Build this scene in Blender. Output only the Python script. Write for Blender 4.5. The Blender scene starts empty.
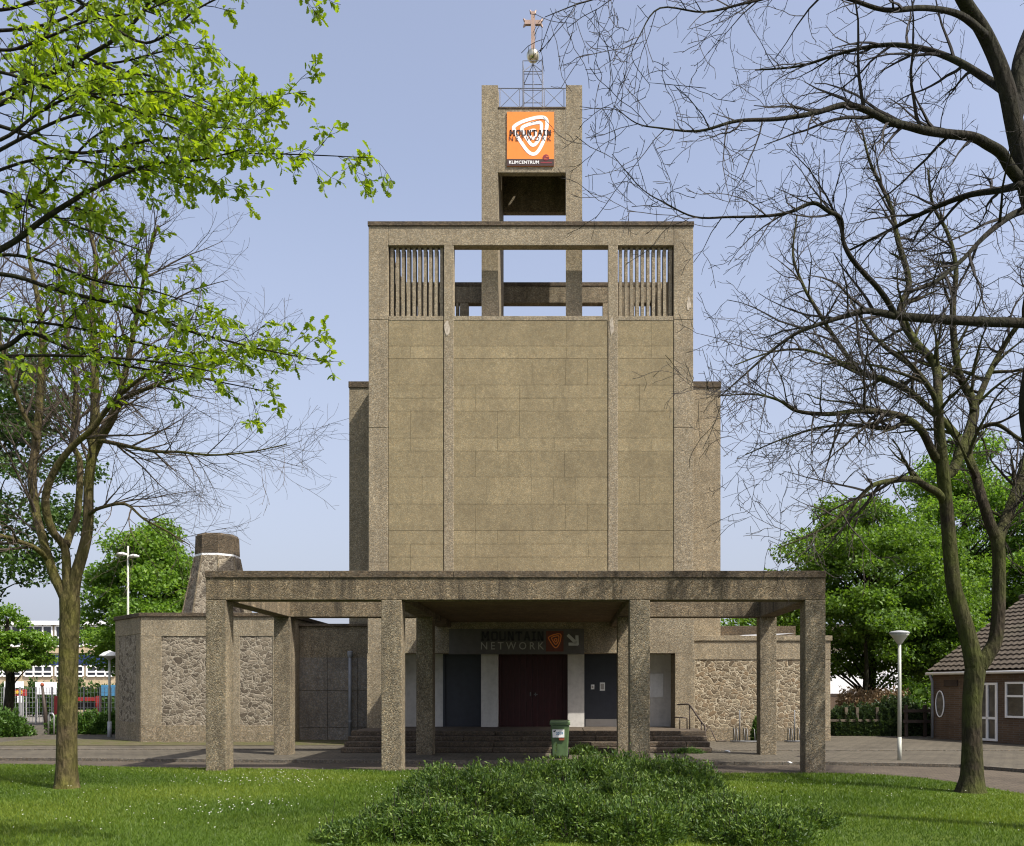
import bpy, math, random
import numpy as np
from mathutils import Vector, Matrix
R = math.radians
C = bpy.context.scene.collection
F = 900.0; CX, HY = 566.0, 690.0; CAMX, CAMZ = 0.99, 1.6
def P(px, py, D): return Vector(((px-CX)*D/F+CAMX, D, CAMZ-(py-HY)*D/F))
def G(px, py, z=0.0):
    D = (CAMZ-z)*F/(py-HY); return Vector(((px-CX)*D/F+CAMX, D, z))

# ------------------------------------------------------------------ objects
WL = {}
def wl(o): return WL.get(o.name, Vector((0,0,0))) if o else Vector((0,0,0))
def tag(o, label=None, cat=None, group=None, kind=None):
    if label: o['label'] = label
    if cat: o['category'] = cat
    if group: o['group'] = group
    if kind: o['kind'] = kind
    return o
def thing(name, label, cat, loc=(0,0,0), group=None):
    o = bpy.data.objects.new(name, None); C.objects.link(o); o.location = loc
    o.empty_display_size = .3
    WL[o.name] = Vector(loc); return tag(o, label, cat, group)
def link(name, me, m, parent=None, smooth=False, bevel=0):
    if m is not None:
        me.materials.clear(); me.materials.append(m)
    if smooth:
        me.polygons.foreach_set('use_smooth', [True]*len(me.polygons))
    o = bpy.data.objects.new(name, me); C.objects.link(o)
    if parent:
        w = wl(parent); me.transform(Matrix.Translation(-w)); o.parent = parent; WL[o.name] = w
    if bevel:
        b = o.modifiers.new('Bevel','BEVEL'); b.width = bevel; b.segments = 2; b.limit_method = 'ANGLE'; b.angle_limit = R(40)
    return o
def copy_tree(o, parent=None):
    c = o.copy(); C.objects.link(c)
    if parent: c.parent = parent
    WL[c.name] = wl(o)
    for ch in list(o.children): copy_tree(ch, c)
    return c
class MB:
    def __init__(s): s.v = []; s.f = []; s.tint = []; s.use_tint = False
    def box(s, x0,x1,y0,y1,z0,z1, tint=None):
        n = len(s.v)
        s.v += [(x0,y0,z0),(x1,y0,z0),(x1,y1,z0),(x0,y1,z0),(x0,y0,z1),(x1,y0,z1),(x1,y1,z1),(x0,y1,z1)]
        s.f += [(n,n+3,n+2,n+1),(n+4,n+5,n+6,n+7),(n,n+1,n+5,n+4),(n+1,n+2,n+6,n+5),(n+2,n+3,n+7,n+6),(n+3,n,n+4,n+7)]
        s.tint += [1.0 if tint is None else tint]*8
        if tint is not None: s.use_tint = True
        return s
    def face(s, pts):
        n = len(s.v); s.v += [tuple(p) for p in pts]; s.f.append(tuple(range(n,n+len(pts)))); s.tint += [1.0]*len(pts); return s
    def obox(s, p0, u, w, L, d0, d1, z0, z1):
        """box along direction u (2D unit) from p0, outward normal w (2D), depth d0..d1 outward"""
        n = len(s.v)
        for z in (z0,z1):
            for (a,b) in ((0,d0),(L,d0),(L,d1),(0,d1)):
                s.v.append((p0[0]+u[0]*a+w[0]*b, p0[1]+u[1]*a+w[1]*b, z))
        s.f += [(n,n+1,n+2,n+3),(n+7,n+6,n+5,n+4),(n,n+4,n+5,n+1),(n+1,n+5,n+6,n+2),(n+2,n+6,n+7,n+3),(n+3,n+7,n+4,n)]
        s.tint += [1.0]*8; return s
    def prism(s, poly, z0, z1):
        n = len(s.v); k = len(poly)
        for z in (z0,z1): s.v += [(p[0],p[1],z) for p in poly]
        s.f.append(tuple(n+i for i in reversed(range(k)))); s.f.append(tuple(n+k+i for i in range(k)))
        for i in range(k):
            j = (i+1)%k; s.f.append((n+i,n+j,n+k+j,n+k+i))
        s.tint += [1.0]*2*k; return s
    def lathe(s, c, prof, n=24, cap=True, rot=0, squash=1):
        b = len(s.v); m = len(prof)
        for r,z in prof:
            for i in range(n):
                a = rot+2*math.pi*i/n
                s.v.append((c[0]+r*math.cos(a), c[1]+r*math.sin(a)*squash, c[2]+z))
        for k in range(m-1):
            for i in range(n):
                j = (i+1)%n
                s.f.append((b+k*n+i,b+k*n+j,b+(k+1)*n+j,b+(k+1)*n+i))
        if cap:
            s.f.append(tuple(b+i for i in reversed(range(n)))); s.f.append(tuple(b+(m-1)*n+i for i in range(n)))
        s.tint += [1.0]*m*n; return s
    def tube(s, pts, rad, n=8, cap=True):
        pts = [Vector(p) for p in pts]
        if not hasattr(rad,'__len__'): rad = [rad]*len(pts)
        b = len(s.v); up = None
        for i,p in enumerate(pts):
            t = (pts[min(i+1,len(pts)-1)]-pts[max(i-1,0)])
            if t.length < 1e-9: t = Vector((0,0,1))
            t.normalize()
            if up is None:
                up = t.orthogonal().normalized()
            else:
                up = (up - t*up.dot(t))
                if up.length < 1e-6: up = t.orthogonal()
                up.normalize()
            q = t.cross(up)
            for k in range(n):
                a = 2*math.pi*k/n
                d = up*math.cos(a)+q*math.sin(a)
                s.v.append(tuple(p+d*rad[i]))
        for i in range(len(pts)-1):
            for k in range(n):
                j = (k+1)%n
                s.f.append((b+i*n+k,b+i*n+j,b+(i+1)*n+j,b+(i+1)*n+k))
        if cap and n > 3:
            s.f.append(tuple(b+k for k in reversed(range(n))))
            e = b+(len(pts)-1)*n; s.f.append(tuple(e+k for k in range(n)))
        s.tint += [1.0]*n*len(pts); return s
    def bar(s, p0, p1, r, n=6): return s.tube([p0,p1], r, n)
    def build(s, name, m, parent=None, smooth=False, bevel=0):
        me = bpy.data.meshes.new(name); me.from_pydata(s.v, [], s.f); me.update()
        if s.use_tint:
            a = me.attributes.new('tint','FLOAT','POINT'); a.data.foreach_set('value', s.tint)
        return link(name, me, m, parent, smooth, bevel)
def np_mesh(name, V, Fs, k, m, parent=None, tint=None, smooth=False):
    """V (n,3); Fs (f,k) index array"""
    me = bpy.data.meshes.new(name)
    V = np.asarray(V, np.float32); Fs = np.asarray(Fs, np.int32)
    me.vertices.add(len(V)); me.vertices.foreach_set('co', V.ravel())
    me.loops.add(Fs.size); me.loops.foreach_set('vertex_index', Fs.ravel())
    me.polygons.add(len(Fs)); me.polygons.foreach_set('loop_start', np.arange(0, Fs.size, k, dtype=np.int32))
    me.update(calc_edges=True); me.validate()
    if tint is not None:
        a = me.attributes.new('tint','FLOAT','POINT'); a.data.foreach_set('value', np.asarray(tint, np.float32))
    return link(name, me, m, parent, smooth)

# ------------------------------------------------------------------ materials
class NT:
    def __init__(s, name):
        s.m = bpy.data.materials.new(name); s.m.use_nodes = True
        s.t = s.m.node_tree; s.t.nodes.clear()
        s.out = s.n('ShaderNodeOutputMaterial'); s.b = s.n('ShaderNodeBsdfPrincipled')
        s.l(s.b.outputs[0], s.out.inputs[0]); s.tc = s.n('ShaderNodeTexCoord').outputs['Object']
    def n(s, t, **k):
        x = s.t.nodes.new(t)
        for a,b in k.items(): setattr(x,a,b)
        return x
    def l(s, a, b): s.t.links.new(a,b)
    def mapping(s, scale=(1,1,1), rot=(0,0,0), src=None):
        x = s.n('ShaderNodeMapping'); x.inputs['Scale'].default_value = scale; x.inputs['Rotation'].default_value = rot
        s.l(src or s.tc, x.inputs['Vector']); return x.outputs[0]
    def noise(s, scale, detail=4, rough=.6, vec=None, dist=0):
        x = s.n('ShaderNodeTexNoise'); x.inputs['Scale'].default_value = scale; x.inputs['Detail'].default_value = detail
        x.inputs['Roughness'].default_value = rough; x.inputs['Distortion'].default_value = dist
        s.l(vec or s.tc, x.inputs['Vector']); return x.outputs['Fac']
    def vor(s, scale, feature='F1', vec=None, rand=1):
        x = s.n('ShaderNodeTexVoronoi', feature=feature); x.inputs['Scale'].default_value = scale
        x.inputs['Randomness'].default_value = rand
        s.l(vec or s.tc, x.inputs['Vector']); return x
    def ramp(s, fac, stops, interp='LINEAR'):
        x = s.n('ShaderNodeValToRGB'); x.color_ramp.interpolation = interp
        e = x.color_ramp.elements
        while len(e) < len(stops): e.new(.5)
        for i,(p,c) in enumerate(stops):
            e[i].position = p
            if not hasattr(c,'__len__'): c = (c,c,c)
            e[i].color = (*c[:3],1)
        s.l(fac, x.inputs[0]); return x.outputs[0]
    def mix(s, fac, a, b, blend='MIX'):
        x = s.n('ShaderNodeMix', data_type='RGBA', blend_type=blend)
        for v,i in ((fac,0),(a,6),(b,7)):
            if hasattr(v,'is_output'): s.l(v, x.inputs[i])
            elif i == 0: x.inputs[0].default_value = v
            else: x.inputs[i].default_value = (*v[:3],1) if hasattr(v,'__len__') else (v,v,v,1)
        return x.outputs[2]
    def math(s, op, a, b=0.0):
        x = s.n('ShaderNodeMath', operation=op)
        for v,i in ((a,0),(b,1)):
            if hasattr(v,'is_output'): s.l(v, x.inputs[i])
            else: x.inputs[i].default_value = v
        return x.outputs[0]
    def bump(s, h, strength=.5, dist=.01, prev=None):
        x = s.n('ShaderNodeBump'); x.inputs['Strength'].default_value = strength; x.inputs['Distance'].default_value = dist
        s.l(h, x.inputs['Height'])
        if prev is not None: s.l(prev, x.inputs['Normal'])
        return x.outputs[0]
    def attr(s, name='tint'):
        return s.n('ShaderNodeAttribute', attribute_name=name).outputs['Fac']
    def done(s, col=None, rough=.9, normal=None, metal=0, spec=.3):
        b = s.b
        if col is not None:
            if hasattr(col,'is_output'): s.l(col, b.inputs['Base Color'])
            else: b.inputs['Base Color'].default_value = (*col,1)
        if hasattr(rough,'is_output'): s.l(rough, b.inputs['Roughness'])
        else: b.inputs['Roughness'].default_value = rough
        b.inputs['Metallic'].default_value = metal; b.inputs['Specular IOR Level'].default_value = spec
        if normal is not None: s.l(normal, b.inputs['Normal'])
        return s.m

def concrete(name, base, lo=.45, hi=1.5, peb=26, stain=0.0, stain_col=(.035,.033,.028), bump=.8, tint=False, streak=3.0, joints=None):
    t = NT(name)
    v = t.vor(peb); sep = t.n('ShaderNodeSeparateColor'); t.l(v.outputs['Color'], sep.inputs[0])
    f = t.ramp(sep.outputs[0], [(0,lo),(.35,.8),(.7,1.05),(.93,hi),(1,hi*1.15)])
    col = t.mix(1, base, f, 'MULTIPLY')
    warm = t.ramp(sep.outputs[1], [(0,(1.08,.98,.84)),(.5,(1,1,1)),(1,(.95,1,1.06))])
    col = t.mix(1, col, warm, 'MULTIPLY')
    big = t.ramp(t.noise(.55,5,.65), [(.28,.82),(.5,1.0),(.75,1.1)])
    col = t.mix(1, col, big, 'MULTIPLY')
    med = t.ramp(t.noise(7,3,.6), [(.3,.84),(.7,1.12)])
    col = t.mix(1, col, med, 'MULTIPLY')
    if tint:
        a = t.attr(); col = t.mix(1, col, t.ramp(t.math('MULTIPLY', a, .5), [(0,0.0),(1,2.0)]), 'MULTIPLY')
    if stain > 0:
        st = t.noise(1.0, 6, .65, t.mapping((streak,streak,.35)), .3)
        st2 = t.noise(1.3, 5, .6)
        m = t.math('MULTIPLY', t.ramp(st, [(.36,0),(.66,1)]), t.ramp(st2, [(.3,.25),(.65,1)]))
        col = t.mix(t.math('MULTIPLY', m, stain), col, stain_col)
    n1 = t.bump(t.math('SUBTRACT', 1.0, v.outputs['Distance']), bump, .022)
    n2 = t.bump(t.noise(90,2,.5), bump*.5, .006, n1)
    return t.done(col, .93, n2, spec=.2)

M = {}
M['panel'] = concrete('smooth_panel_concrete', (.256,.213,.126), .78, 1.2, 60, .5, (.12,.098,.06), bump=.22, tint=True, streak=1.2)
M['agg'] = concrete('exposed_aggregate', (.268,.227,.155), .58, 1.4, 52, .42, (.095,.078,.052), bump=.3)
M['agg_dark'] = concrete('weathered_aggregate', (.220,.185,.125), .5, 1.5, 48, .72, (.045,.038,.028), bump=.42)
M['coping'] = concrete('coping_concrete', (.115,.09,.06), .55, 1.35, 36, .7, (.03,.026,.021), bump=.3, streak=2)
M['beam'] = concrete('stained_beam_concrete', (.19,.152,.098), .5, 1.45, 48, .98, (.038,.032,.024), bump=.4, streak=5)
M['plinth'] = concrete('plinth_concrete', (.24,.198,.135), .55, 1.4, 36, .4, (.09,.08,.045), bump=.35)
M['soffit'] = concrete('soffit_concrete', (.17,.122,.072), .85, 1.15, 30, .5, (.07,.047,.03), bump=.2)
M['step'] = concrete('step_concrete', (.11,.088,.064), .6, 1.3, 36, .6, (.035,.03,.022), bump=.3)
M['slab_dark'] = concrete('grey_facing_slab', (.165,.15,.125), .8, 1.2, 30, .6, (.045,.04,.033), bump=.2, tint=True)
M['kerb'] = concrete('kerb_concrete', (.13,.115,.09), .7, 1.25, 36, .5, (.07,.062,.05), bump=.3)

def rubble(name, warm):
    t = NT(name)
    wob = t.n('ShaderNodeTexNoise'); wob.inputs['Scale'].default_value = 4.5; wob.inputs['Detail'].default_value = 2; t.l(t.tc, wob.inputs['Vector'])
    va = t.n('ShaderNodeVectorMath', operation='MULTIPLY_ADD'); t.l(wob.outputs['Color'], va.inputs[0])
    va.inputs[1].default_value = (.26,.26,.26); t.l(t.tc, va.inputs[2])
    mp = t.mapping((1,1,1.5), src=va.outputs[0])
    v1 = t.vor(5.6, 'F1', mp); ve = t.vor(5.6, 'DISTANCE_TO_EDGE', mp)
    sep = t.n('ShaderNodeSeparateColor'); t.l(v1.outputs['Color'], sep.inputs[0])
    if warm:
        c = t.ramp(sep.outputs[0], [(0,(.10,.076,.047)),(.25,(.15,.12,.078)),(.5,(.215,.175,.115)),(.75,(.185,.135,.08)),(1,(.27,.23,.155))])
        mort = (.44,.385,.275)
    else:
        c = t.ramp(sep.outputs[0], [(0,(.09,.073,.052)),(.3,(.145,.12,.086)),(.6,(.20,.167,.118)),(1,(.25,.213,.157))])
        mort = (.34,.30,.225)
    c = t.mix(1, c, t.ramp(t.noise(11,5,.7), [(.25,.6),(.75,1.35)]), 'MULTIPLY')
    jag = t.math('ADD', ve.outputs['Distance'], t.math('MULTIPLY', t.math('SUBTRACT', t.noise(13,3,.6), .5), .07))
    mm = t.ramp(jag, [(.035,0),(.062,1)])
    col = t.mix(mm, t.mix(1, mort, t.ramp(t.noise(20,3,.6), [(.3,.75),(.7,1.1)]), 'MULTIPLY'), c)
    h = t.math('ADD', t.ramp(jag, [(.02,0),(.11,.8),(.3,1)]), t.math('MULTIPLY', t.noise(16,4,.7), .55))
    hh = t.math('ADD', h, t.math('MULTIPLY', sep.outputs[1], .35))
    return t.done(col, .92, t.bump(hh, .6, .025), spec=.2)
M['rubble_warm'] = rubble('tan_rubble_stone', True)
M['rubble_grey'] = rubble('grey_rubble_stone', False)

def simple(name, col, rough=.6, metal=0, var=.12, bump=.08, spec=.4, scale=6):
    t = NT(name)
    c = t.mix(1, col, t.ramp(t.noise(scale,5,.65), [(.25,1-var*1.6),(.5,1),(.8,1+var)]), 'MULTIPLY')
    c = t.mix(1, c, t.ramp(t.noise(1.0,4,.6,t.mapping((4,4,.5))), [(.3,1-var),(.7,1+var*.5)]), 'MULTIPLY')
    return t.done(c, rough, t.bump(t.noise(scale*8,3,.6), bump, .004) if bump else None, metal, spec)
M['white_paint'] = simple('white_plaster', (.56,.54,.49), .7)
M['white_panel'] = simple('white_door_paint', (.75,.75,.73), .5)
M['grey_panel'] = simple('anthracite_paint', (.03,.033,.042), .5)
M['anthracite'] = simple('anthracite_board', (.095,.086,.075), .6)
M['orange'] = simple('orange_sign', (.86,.235,.035), .45, var=.04, bump=0)
M['orange_dk'] = simple('faded_orange_sign', (.50,.12,.03), .5, var=.05, bump=0)
M['sign_white'] = simple('sign_white', (.83,.82,.78), .5, var=.03, bump=0)
M['sign_black'] = simple('sign_black', (.018,.016,.016), .45, var=.05, bump=0)
M['sign_brown'] = simple('sign_brown', (.055,.028,.02), .45, var=.05, bump=0)
M['sign_grey'] = simple('sign_grey', (.36,.34,.30), .5, var=.05, bump=0)
M['sign_lgrey'] = simple('sign_light_grey', (.5,.5,.46), .5, var=.05, bump=0)
M['sign_redbrown'] = simple('sign_red_brown', (.13,.028,.012), .5, var=.05, bump=0)
M['emblem_red'] = simple('emblem_dark_red', (.22,.025,.03), .5, var=.05, bump=0)
M['galv'] = simple('galvanised_steel', (.42,.42,.41), .45, .6)
M['stand'] = simple('dull_grey_steel', (.16,.16,.155), .6, .3)
M['rail'] = simple('painted_steel_blue_grey', (.17,.18,.21), .5, .2)
M['dark_steel'] = simple('dark_brown_steel', (.06,.045,.035), .6, .3)
M['gold'] = simple('gilded_copper', (.66,.60,.42), .25, 1.0, bump=0)
M['copper'] = simple('weathered_red_copper', (.36,.25,.19), .6, .3)
M['lamp_pole'] = simple('lamp_pole_paint', (.40,.41,.35), .5, var=.05)
M['lamp_white'] = simple('lamp_hood_white', (.72,.72,.68), .45)
M['lamp_base'] = simple('lamp_base_grey', (.33,.34,.34), .6)
M['bin_green'] = simple('faded_green_plastic', (.085,.14,.055), .5, var=.25)
M['bin_lid'] = simple('bin_lid_green', (.13,.19,.09), .5, var=.2)
M['rubber'] = simple('black_rubber', (.02,.02,.02), .8)
M['paper'] = simple('paper', (.8,.8,.76), .8, var=.05)
M['red_rust'] = simple('rust_stain', (.28,.07,.03), .7)
M['wood'] = simple('weathered_wood', (.10,.08,.055), .85, var=.3, bump=.3)
M['dark_wood'] = simple('dark_wood', (.05,.035,.025), .85, var=.3)
M['pvc'] = simple('grey_downpipe', (.22,.23,.24), .5)
M['white_frame'] = simple('white_window_frame', (.80,.80,.77), .45, var=.05)
M['beige'] = simple('beige_render', (.50,.40,.25), .85)
M['white_render'] = simple('white_render', (.86,.86,.85), .8)
M['roof_white'] = simple('white_roof_edge', (.78,.78,.75), .7)
M['blue'] = simple('blue_panel', (.02,.035,.13), .5)
M['blue_light'] = simple('light_blue_panel', (.06,.20,.34), .5)
M['red'] = simple('red_paint', (.33,.03,.025), .5)
M['yellow'] = simple('yellow_letter', (.85,.55,.04), .5, var=.03, bump=0)
M['mulch'] = simple('dry_soil', (.11,.075,.05), .95, var=.3, bump=.5)
M['glazed'] = simple('silver_roof_sheet', (.62,.62,.62), .3, .4)

def red_door():
    t = NT('red_brown_boards')
    w = t.n('ShaderNodeTexWave', bands_direction='X'); w.inputs['Scale'].default_value = 1.75; t.l(t.tc, w.inputs['Vector'])
    c = t.mix(1, (.034,.005,.005), t.ramp(t.noise(5,4,.6,t.mapping((6,6,.6))), [(.3,.6),(.7,1.3)]), 'MULTIPLY')
    return t.done(c, .5, t.bump(t.ramp(w.outputs['Fac'], [(0,0),(.12,1)]), .8, .01))
M['red_door'] = red_door()

def glass():
    t = NT('dark_window_glass')
    c = t.ramp(t.noise(1.2,2,.5), [(.3,(.012,.014,.016)),(.7,(.04,.045,.05))])
    t.done(c, .06, None, 0, .8); return t.m
M['glass'] = glass()

def bark(name, base, moss, mossamt=.6):
    t = NT(name)
    mp = t.mapping((1,1,.3))
    n = t.noise(16,6,.7,mp,.6); n2 = t.noise(1.6,4,.6)
    v = t.vor(22,'F1',t.mapping((1,1,.28)))
    c = t.mix(1, base, t.ramp(n, [(.3,.35),(.5,.95),(.72,1.7)]), 'MULTIPLY')
    c = t.mix(t.math('MULTIPLY', t.ramp(n2, [(.38,0),(.62,1)]), mossamt), c, t.mix(1, moss, t.ramp(n, [(.3,.55),(.7,1.3)]), 'MULTIPLY'))
    h = t.math('ADD', n, t.math('MULTIPLY', v.outputs['Distance'], .5))
    return t.done(c, .95, t.bump(h, 1.0, .05), spec=.15)
M['bark_left'] = bark('mossy_bark', (.085,.066,.034), (.10,.098,.02), .8)
M['bark_right'] = bark('grey_green_bark', (.036,.029,.018), (.058,.066,.016), .9)
M['bark_dark'] = bark('dark_bark', (.024,.020,.014), (.026,.032,.012), .5)
M['twig_left'] = simple('brown_twigs', (.062,.046,.031), .9, var=.2, bump=0)
M['twig_right'] = simple('grey_brown_twigs', (.035,.028,.02), .9, var=.2, bump=0)
M['twig_dark'] = simple('dark_twigs', (.02,.016,.012), .9, var=.2, bump=0)

def leaf(name, c0, c1, c2, trans=.35, tcol=None):
    t = NT(name)
    a = t.attr()
    c = t.ramp(a, [(0,c0),(.5,c1),(1,c2)])
    t.done(c, .5, None, 0, .3)
    tr = t.n('ShaderNodeBsdfTranslucent')
    t.l(t.mix(1, c, tcol or (1.5,1.5,.7), 'MULTIPLY'), tr.inputs[0])
    mx = t.n('ShaderNodeMixShader'); mx.inputs[0].default_value = trans
    t.l(t.b.outputs[0], mx.inputs[1]); t.l(tr.outputs[0], mx.inputs[2]); t.l(mx.outputs[0], t.out.inputs[0])
    return t.m
M['leaf_oak'] = leaf('fresh_oak_leaf', (.09,.16,.012), (.16,.245,.018), (.27,.35,.03), .5, (1.7,1.6,.5))
M['leaf_spring'] = leaf('spring_maple_leaf', (.075,.15,.018), (.12,.22,.028), (.19,.29,.04), .45)
M['leaf_maple'] = leaf('maple_leaf', (.05,.10,.014), (.09,.168,.02), (.155,.24,.034), .45)
M['leaf_dark'] = leaf('dark_green_leaf', (.028,.06,.014), (.05,.10,.02), (.09,.15,.03), .35)
M['leaf_bush'] = leaf('bush_leaf', (.03,.062,.012), (.066,.118,.018), (.16,.225,.04), .3)
M['leaf_hedge'] = leaf('hedge_leaf', (.035,.08,.014), (.065,.13,.022), (.10,.18,.03), .3)
M['leaf_ivy'] = leaf('ivy_leaf', (.022,.042,.016), (.042,.07,.025), (.085,.115,.045), .2)
M['leaf_brown'] = leaf('dry_beech_leaf', (.19,.135,.075), (.27,.195,.11), (.36,.275,.165), .2, (1.2,1,.8))
M['grass_blade'] = leaf('grass_blade', (.050,.094,.008), (.085,.138,.011), (.15,.195,.022), .35)

def lawn_mat():
    t = NT('lawn_soil_and_grass')
    a = t.noise(.5,5,.65); b = t.noise(30,5,.7); 
    c = t.ramp(b, [(.25,(.035,.065,.009)),(.5,(.07,.12,.014)),(.8,(.12,.16,.025))])
    c = t.mix(t.ramp(a, [(.45,0),(.75,.6)]), c, (.12,.135,.03))
    return t.done(c, .95, t.bump(t.noise(60,4,.7), 1, .03), spec=.1)
M['lawn'] = lawn_mat()
def strip_mat():
    t = NT('dry_weedy_earth')
    c = t.mix(t.ramp(t.noise(2.2,6,.7), [(.42,0),(.65,1)]), (.105,.088,.055), (.075,.085,.022))
    return t.done(c, .95, t.bump(t.noise(50,4,.7), 1, .02), spec=.1)
M['strip'] = strip_mat()
def paving(name, c1, c2, mortar, sx, bw, bh, rot=0):
    t = NT(name)
    br = t.n('ShaderNodeTexBrick'); br.offset = .5
    t.l(t.mapping((1,1,1),(0,0,rot)), br.inputs['Vector'])
    br.inputs['Color1'].default_value = (*c1,1); br.inputs['Color2'].default_value = (*c2,1); br.inputs['Mortar'].default_value = (*mortar,1)
    br.inputs['Scale'].default_value = sx; br.inputs['Mortar Size'].default_value = .012; br.inputs['Brick Width'].default_value = bw; br.inputs['Row Height'].default_value = bh
    c = t.mix(1, br.outputs['Color'], t.ramp(t.noise(.7,6,.7), [(.3,.68),(.5,1),(.72,1.25)]), 'MULTIPLY')
    c = t.mix(1, c, t.ramp(t.noise(14,4,.7), [(.3,.75),(.7,1.2)]), 'MULTIPLY')
    h = t.math('ADD', t.math('MULTIPLY', br.outputs['Fac'], -1.0), t.math('MULTIPLY', t.noise(40,4,.7), .5))
    return t.done(c, .9, t.bump(h, .6, .012), spec=.2)
M['path'] = paving('brick_path', (.10,.080,.056), (.083,.067,.048), (.05,.042,.032), 1, .2, .1, 0)
M['pavement'] = paving('concrete_slab_pavement', (.096,.083,.060), (.083,.072,.053), (.045,.04,.03), 1, .3, .3, 0)
M['plaza'] = paving('grey_brick_plaza', (.084,.074,.055), (.072,.063,.047), (.045,.04,.032), 1, .22, .11, .3)
def ground_mat():
    t = NT('distant_ground')
    c = t.ramp(t.noise(.08,5,.65), [(.35,(.14,.13,.11)),(.55,(.17,.155,.13)),(.7,(.08,.11,.03))])
    return t.done(c, .95)
M['ground'] = ground_mat()
def brickwall():
    t = NT('brown_brick')
    sx = t.n('ShaderNodeSeparateXYZ'); t.l(t.tc, sx.inputs[0])
    cb = t.n('ShaderNodeCombineXYZ'); t.l(t.math('ADD', sx.outputs[0], sx.outputs[1]), cb.inputs[0]); t.l(sx.outputs[2], cb.inputs[1])
    br = t.n('ShaderNodeTexBrick'); t.l(cb.outputs[0], br.inputs['Vector'])
    br.inputs['Color1'].default_value = (.125,.082,.05,1); br.inputs['Color2'].default_value = (.092,.061,.038,1); br.inputs['Mortar'].default_value = (.12,.10,.08,1)
    br.inputs['Scale'].default_value = 1; br.inputs['Mortar Size'].default_value = .009; br.inputs['Brick Width'].default_value = .22; br.inputs['Row Height'].default_value = .065
    c = t.mix(1, br.outputs['Color'], t.ramp(t.noise(1.5,5,.65), [(.3,.75),(.7,1.2)]), 'MULTIPLY')
    return t.done(c, .9, t.bump(br.outputs['Fac'], -.4, .01), spec=.2)
M['brick'] = brickwall()
def tilemat():
    t = NT('brown_roof_tiles')
    c = t.mix(1, (.072,.058,.042), t.ramp(t.noise(2.4,5,.7), [(.3,.6),(.55,1),(.75,1.4)]), 'MULTIPLY')
    c = t.mix(t.ramp(t.noise(.9,4,.6), [(.55,0),(.75,.5)]), c, (.075,.075,.045))
    return t.done(c, .85, t.bump(t.noise(40,3,.6), .4, .01), spec=.25)
M['tile'] = tilemat()
def gold_orb(): return M['gold']

# ------------------------------------------------------------------ world, sun, camera
SUN = Vector((.64,-.42,1.0)).normalized()
elev = math.asin(SUN.z); az = math.atan2(SUN.x, SUN.y)
sc = bpy.context.scene
w = bpy.data.worlds.new('World'); sc.world = w; w.use_nodes = True
nt = w.node_tree; nt.nodes.clear()
sky = nt.nodes.new('ShaderNodeTexSky'); sky.sky_type = 'NISHITA'; sky.sun_disc = False
sky.sun_elevation = elev; sky.sun_rotation = az; sky.air_density = 1.0; sky.dust_density = 4.0; sky.ozone_density = 3.0; sky.altitude = 0
bg = nt.nodes.new('ShaderNodeBackground'); bg.inputs[1].default_value = .134
wo = nt.nodes.new('ShaderNodeOutputWorld'); hsv = nt.nodes.new('ShaderNodeHueSaturation'); hsv.inputs['Saturation'].default_value = .74; nt.links.new(sky.outputs[0], hsv.inputs['Color'])
tm = nt.nodes.new('ShaderNodeMix'); tm.data_type = 'RGBA'; tm.blend_type = 'MULTIPLY'; tm.inputs[0].default_value = 1; tm.inputs[7].default_value = (.89,.86,.88,1)
nt.links.new(hsv.outputs[0], tm.inputs[6])
wtc = nt.nodes.new('ShaderNodeTexCoord'); wsp = nt.nodes.new('ShaderNodeSeparateXYZ'); nt.links.new(wtc.outputs['Generated'], wsp.inputs[0])
wr = nt.nodes.new('ShaderNodeMapRange'); wr.inputs['From Min'].default_value = 0; wr.inputs['From Max'].default_value = .5; wr.inputs['To Min'].default_value = .85; wr.inputs['To Max'].default_value = .1
nt.links.new(wsp.outputs[2], wr.inputs[0])
hz_ = nt.nodes.new('ShaderNodeMix'); hz_.data_type = 'RGBA'; hz_.inputs[7].default_value = (1.82,1.95,2.38,1)   # hazy band of the lower sky
nt.links.new(wr.outputs[0], hz_.inputs[0]); nt.links.new(tm.outputs[2], hz_.inputs[6]); nt.links.new(hz_.outputs[2], bg.inputs[0]); nt.links.new(bg.outputs[0], wo.inputs[0])
sl = bpy.data.lights.new('sun','SUN'); sl.energy = 3.15; sl.angle = R(.53); sl.color = (1,.95,.88)
so = bpy.data.objects.new('sun', sl); C.objects.link(so); so.rotation_euler = (-SUN).to_track_quat('-Z','Y').to_euler(); so.location = (20,-10,40)
cam = bpy.data.cameras.new('camera'); co = bpy.data.objects.new('camera', cam); C.objects.link(co); sc.camera = co
co.location = (CAMX,0,CAMZ); co.rotation_euler = (R(90),0,0)
cam.sensor_width = 36; cam.sensor_fit = 'HORIZONTAL'; cam.lens = F/1024*36; cam.clip_end = 2000; cam.clip_start = .1
cam.shift_x = -(CX-512)/1024; cam.shift_y = (HY-423)/1024
vs = sc.view_settings; vs.view_transform = 'Standard'; vs.look = 'None'; vs.exposure = 1.14; vs.gamma = 1; vs.use_curve_mapping = False
sc.cycles.max_bounces = 6; sc.cycles.diffuse_bounces = 3; sc.cycles.transmission_bounces = 4; sc.cycles.use_denoising = True; sc.cycles.denoising_prefilter = 'ACCURATE'; sc.cycles.filter_width = 1.15

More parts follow.
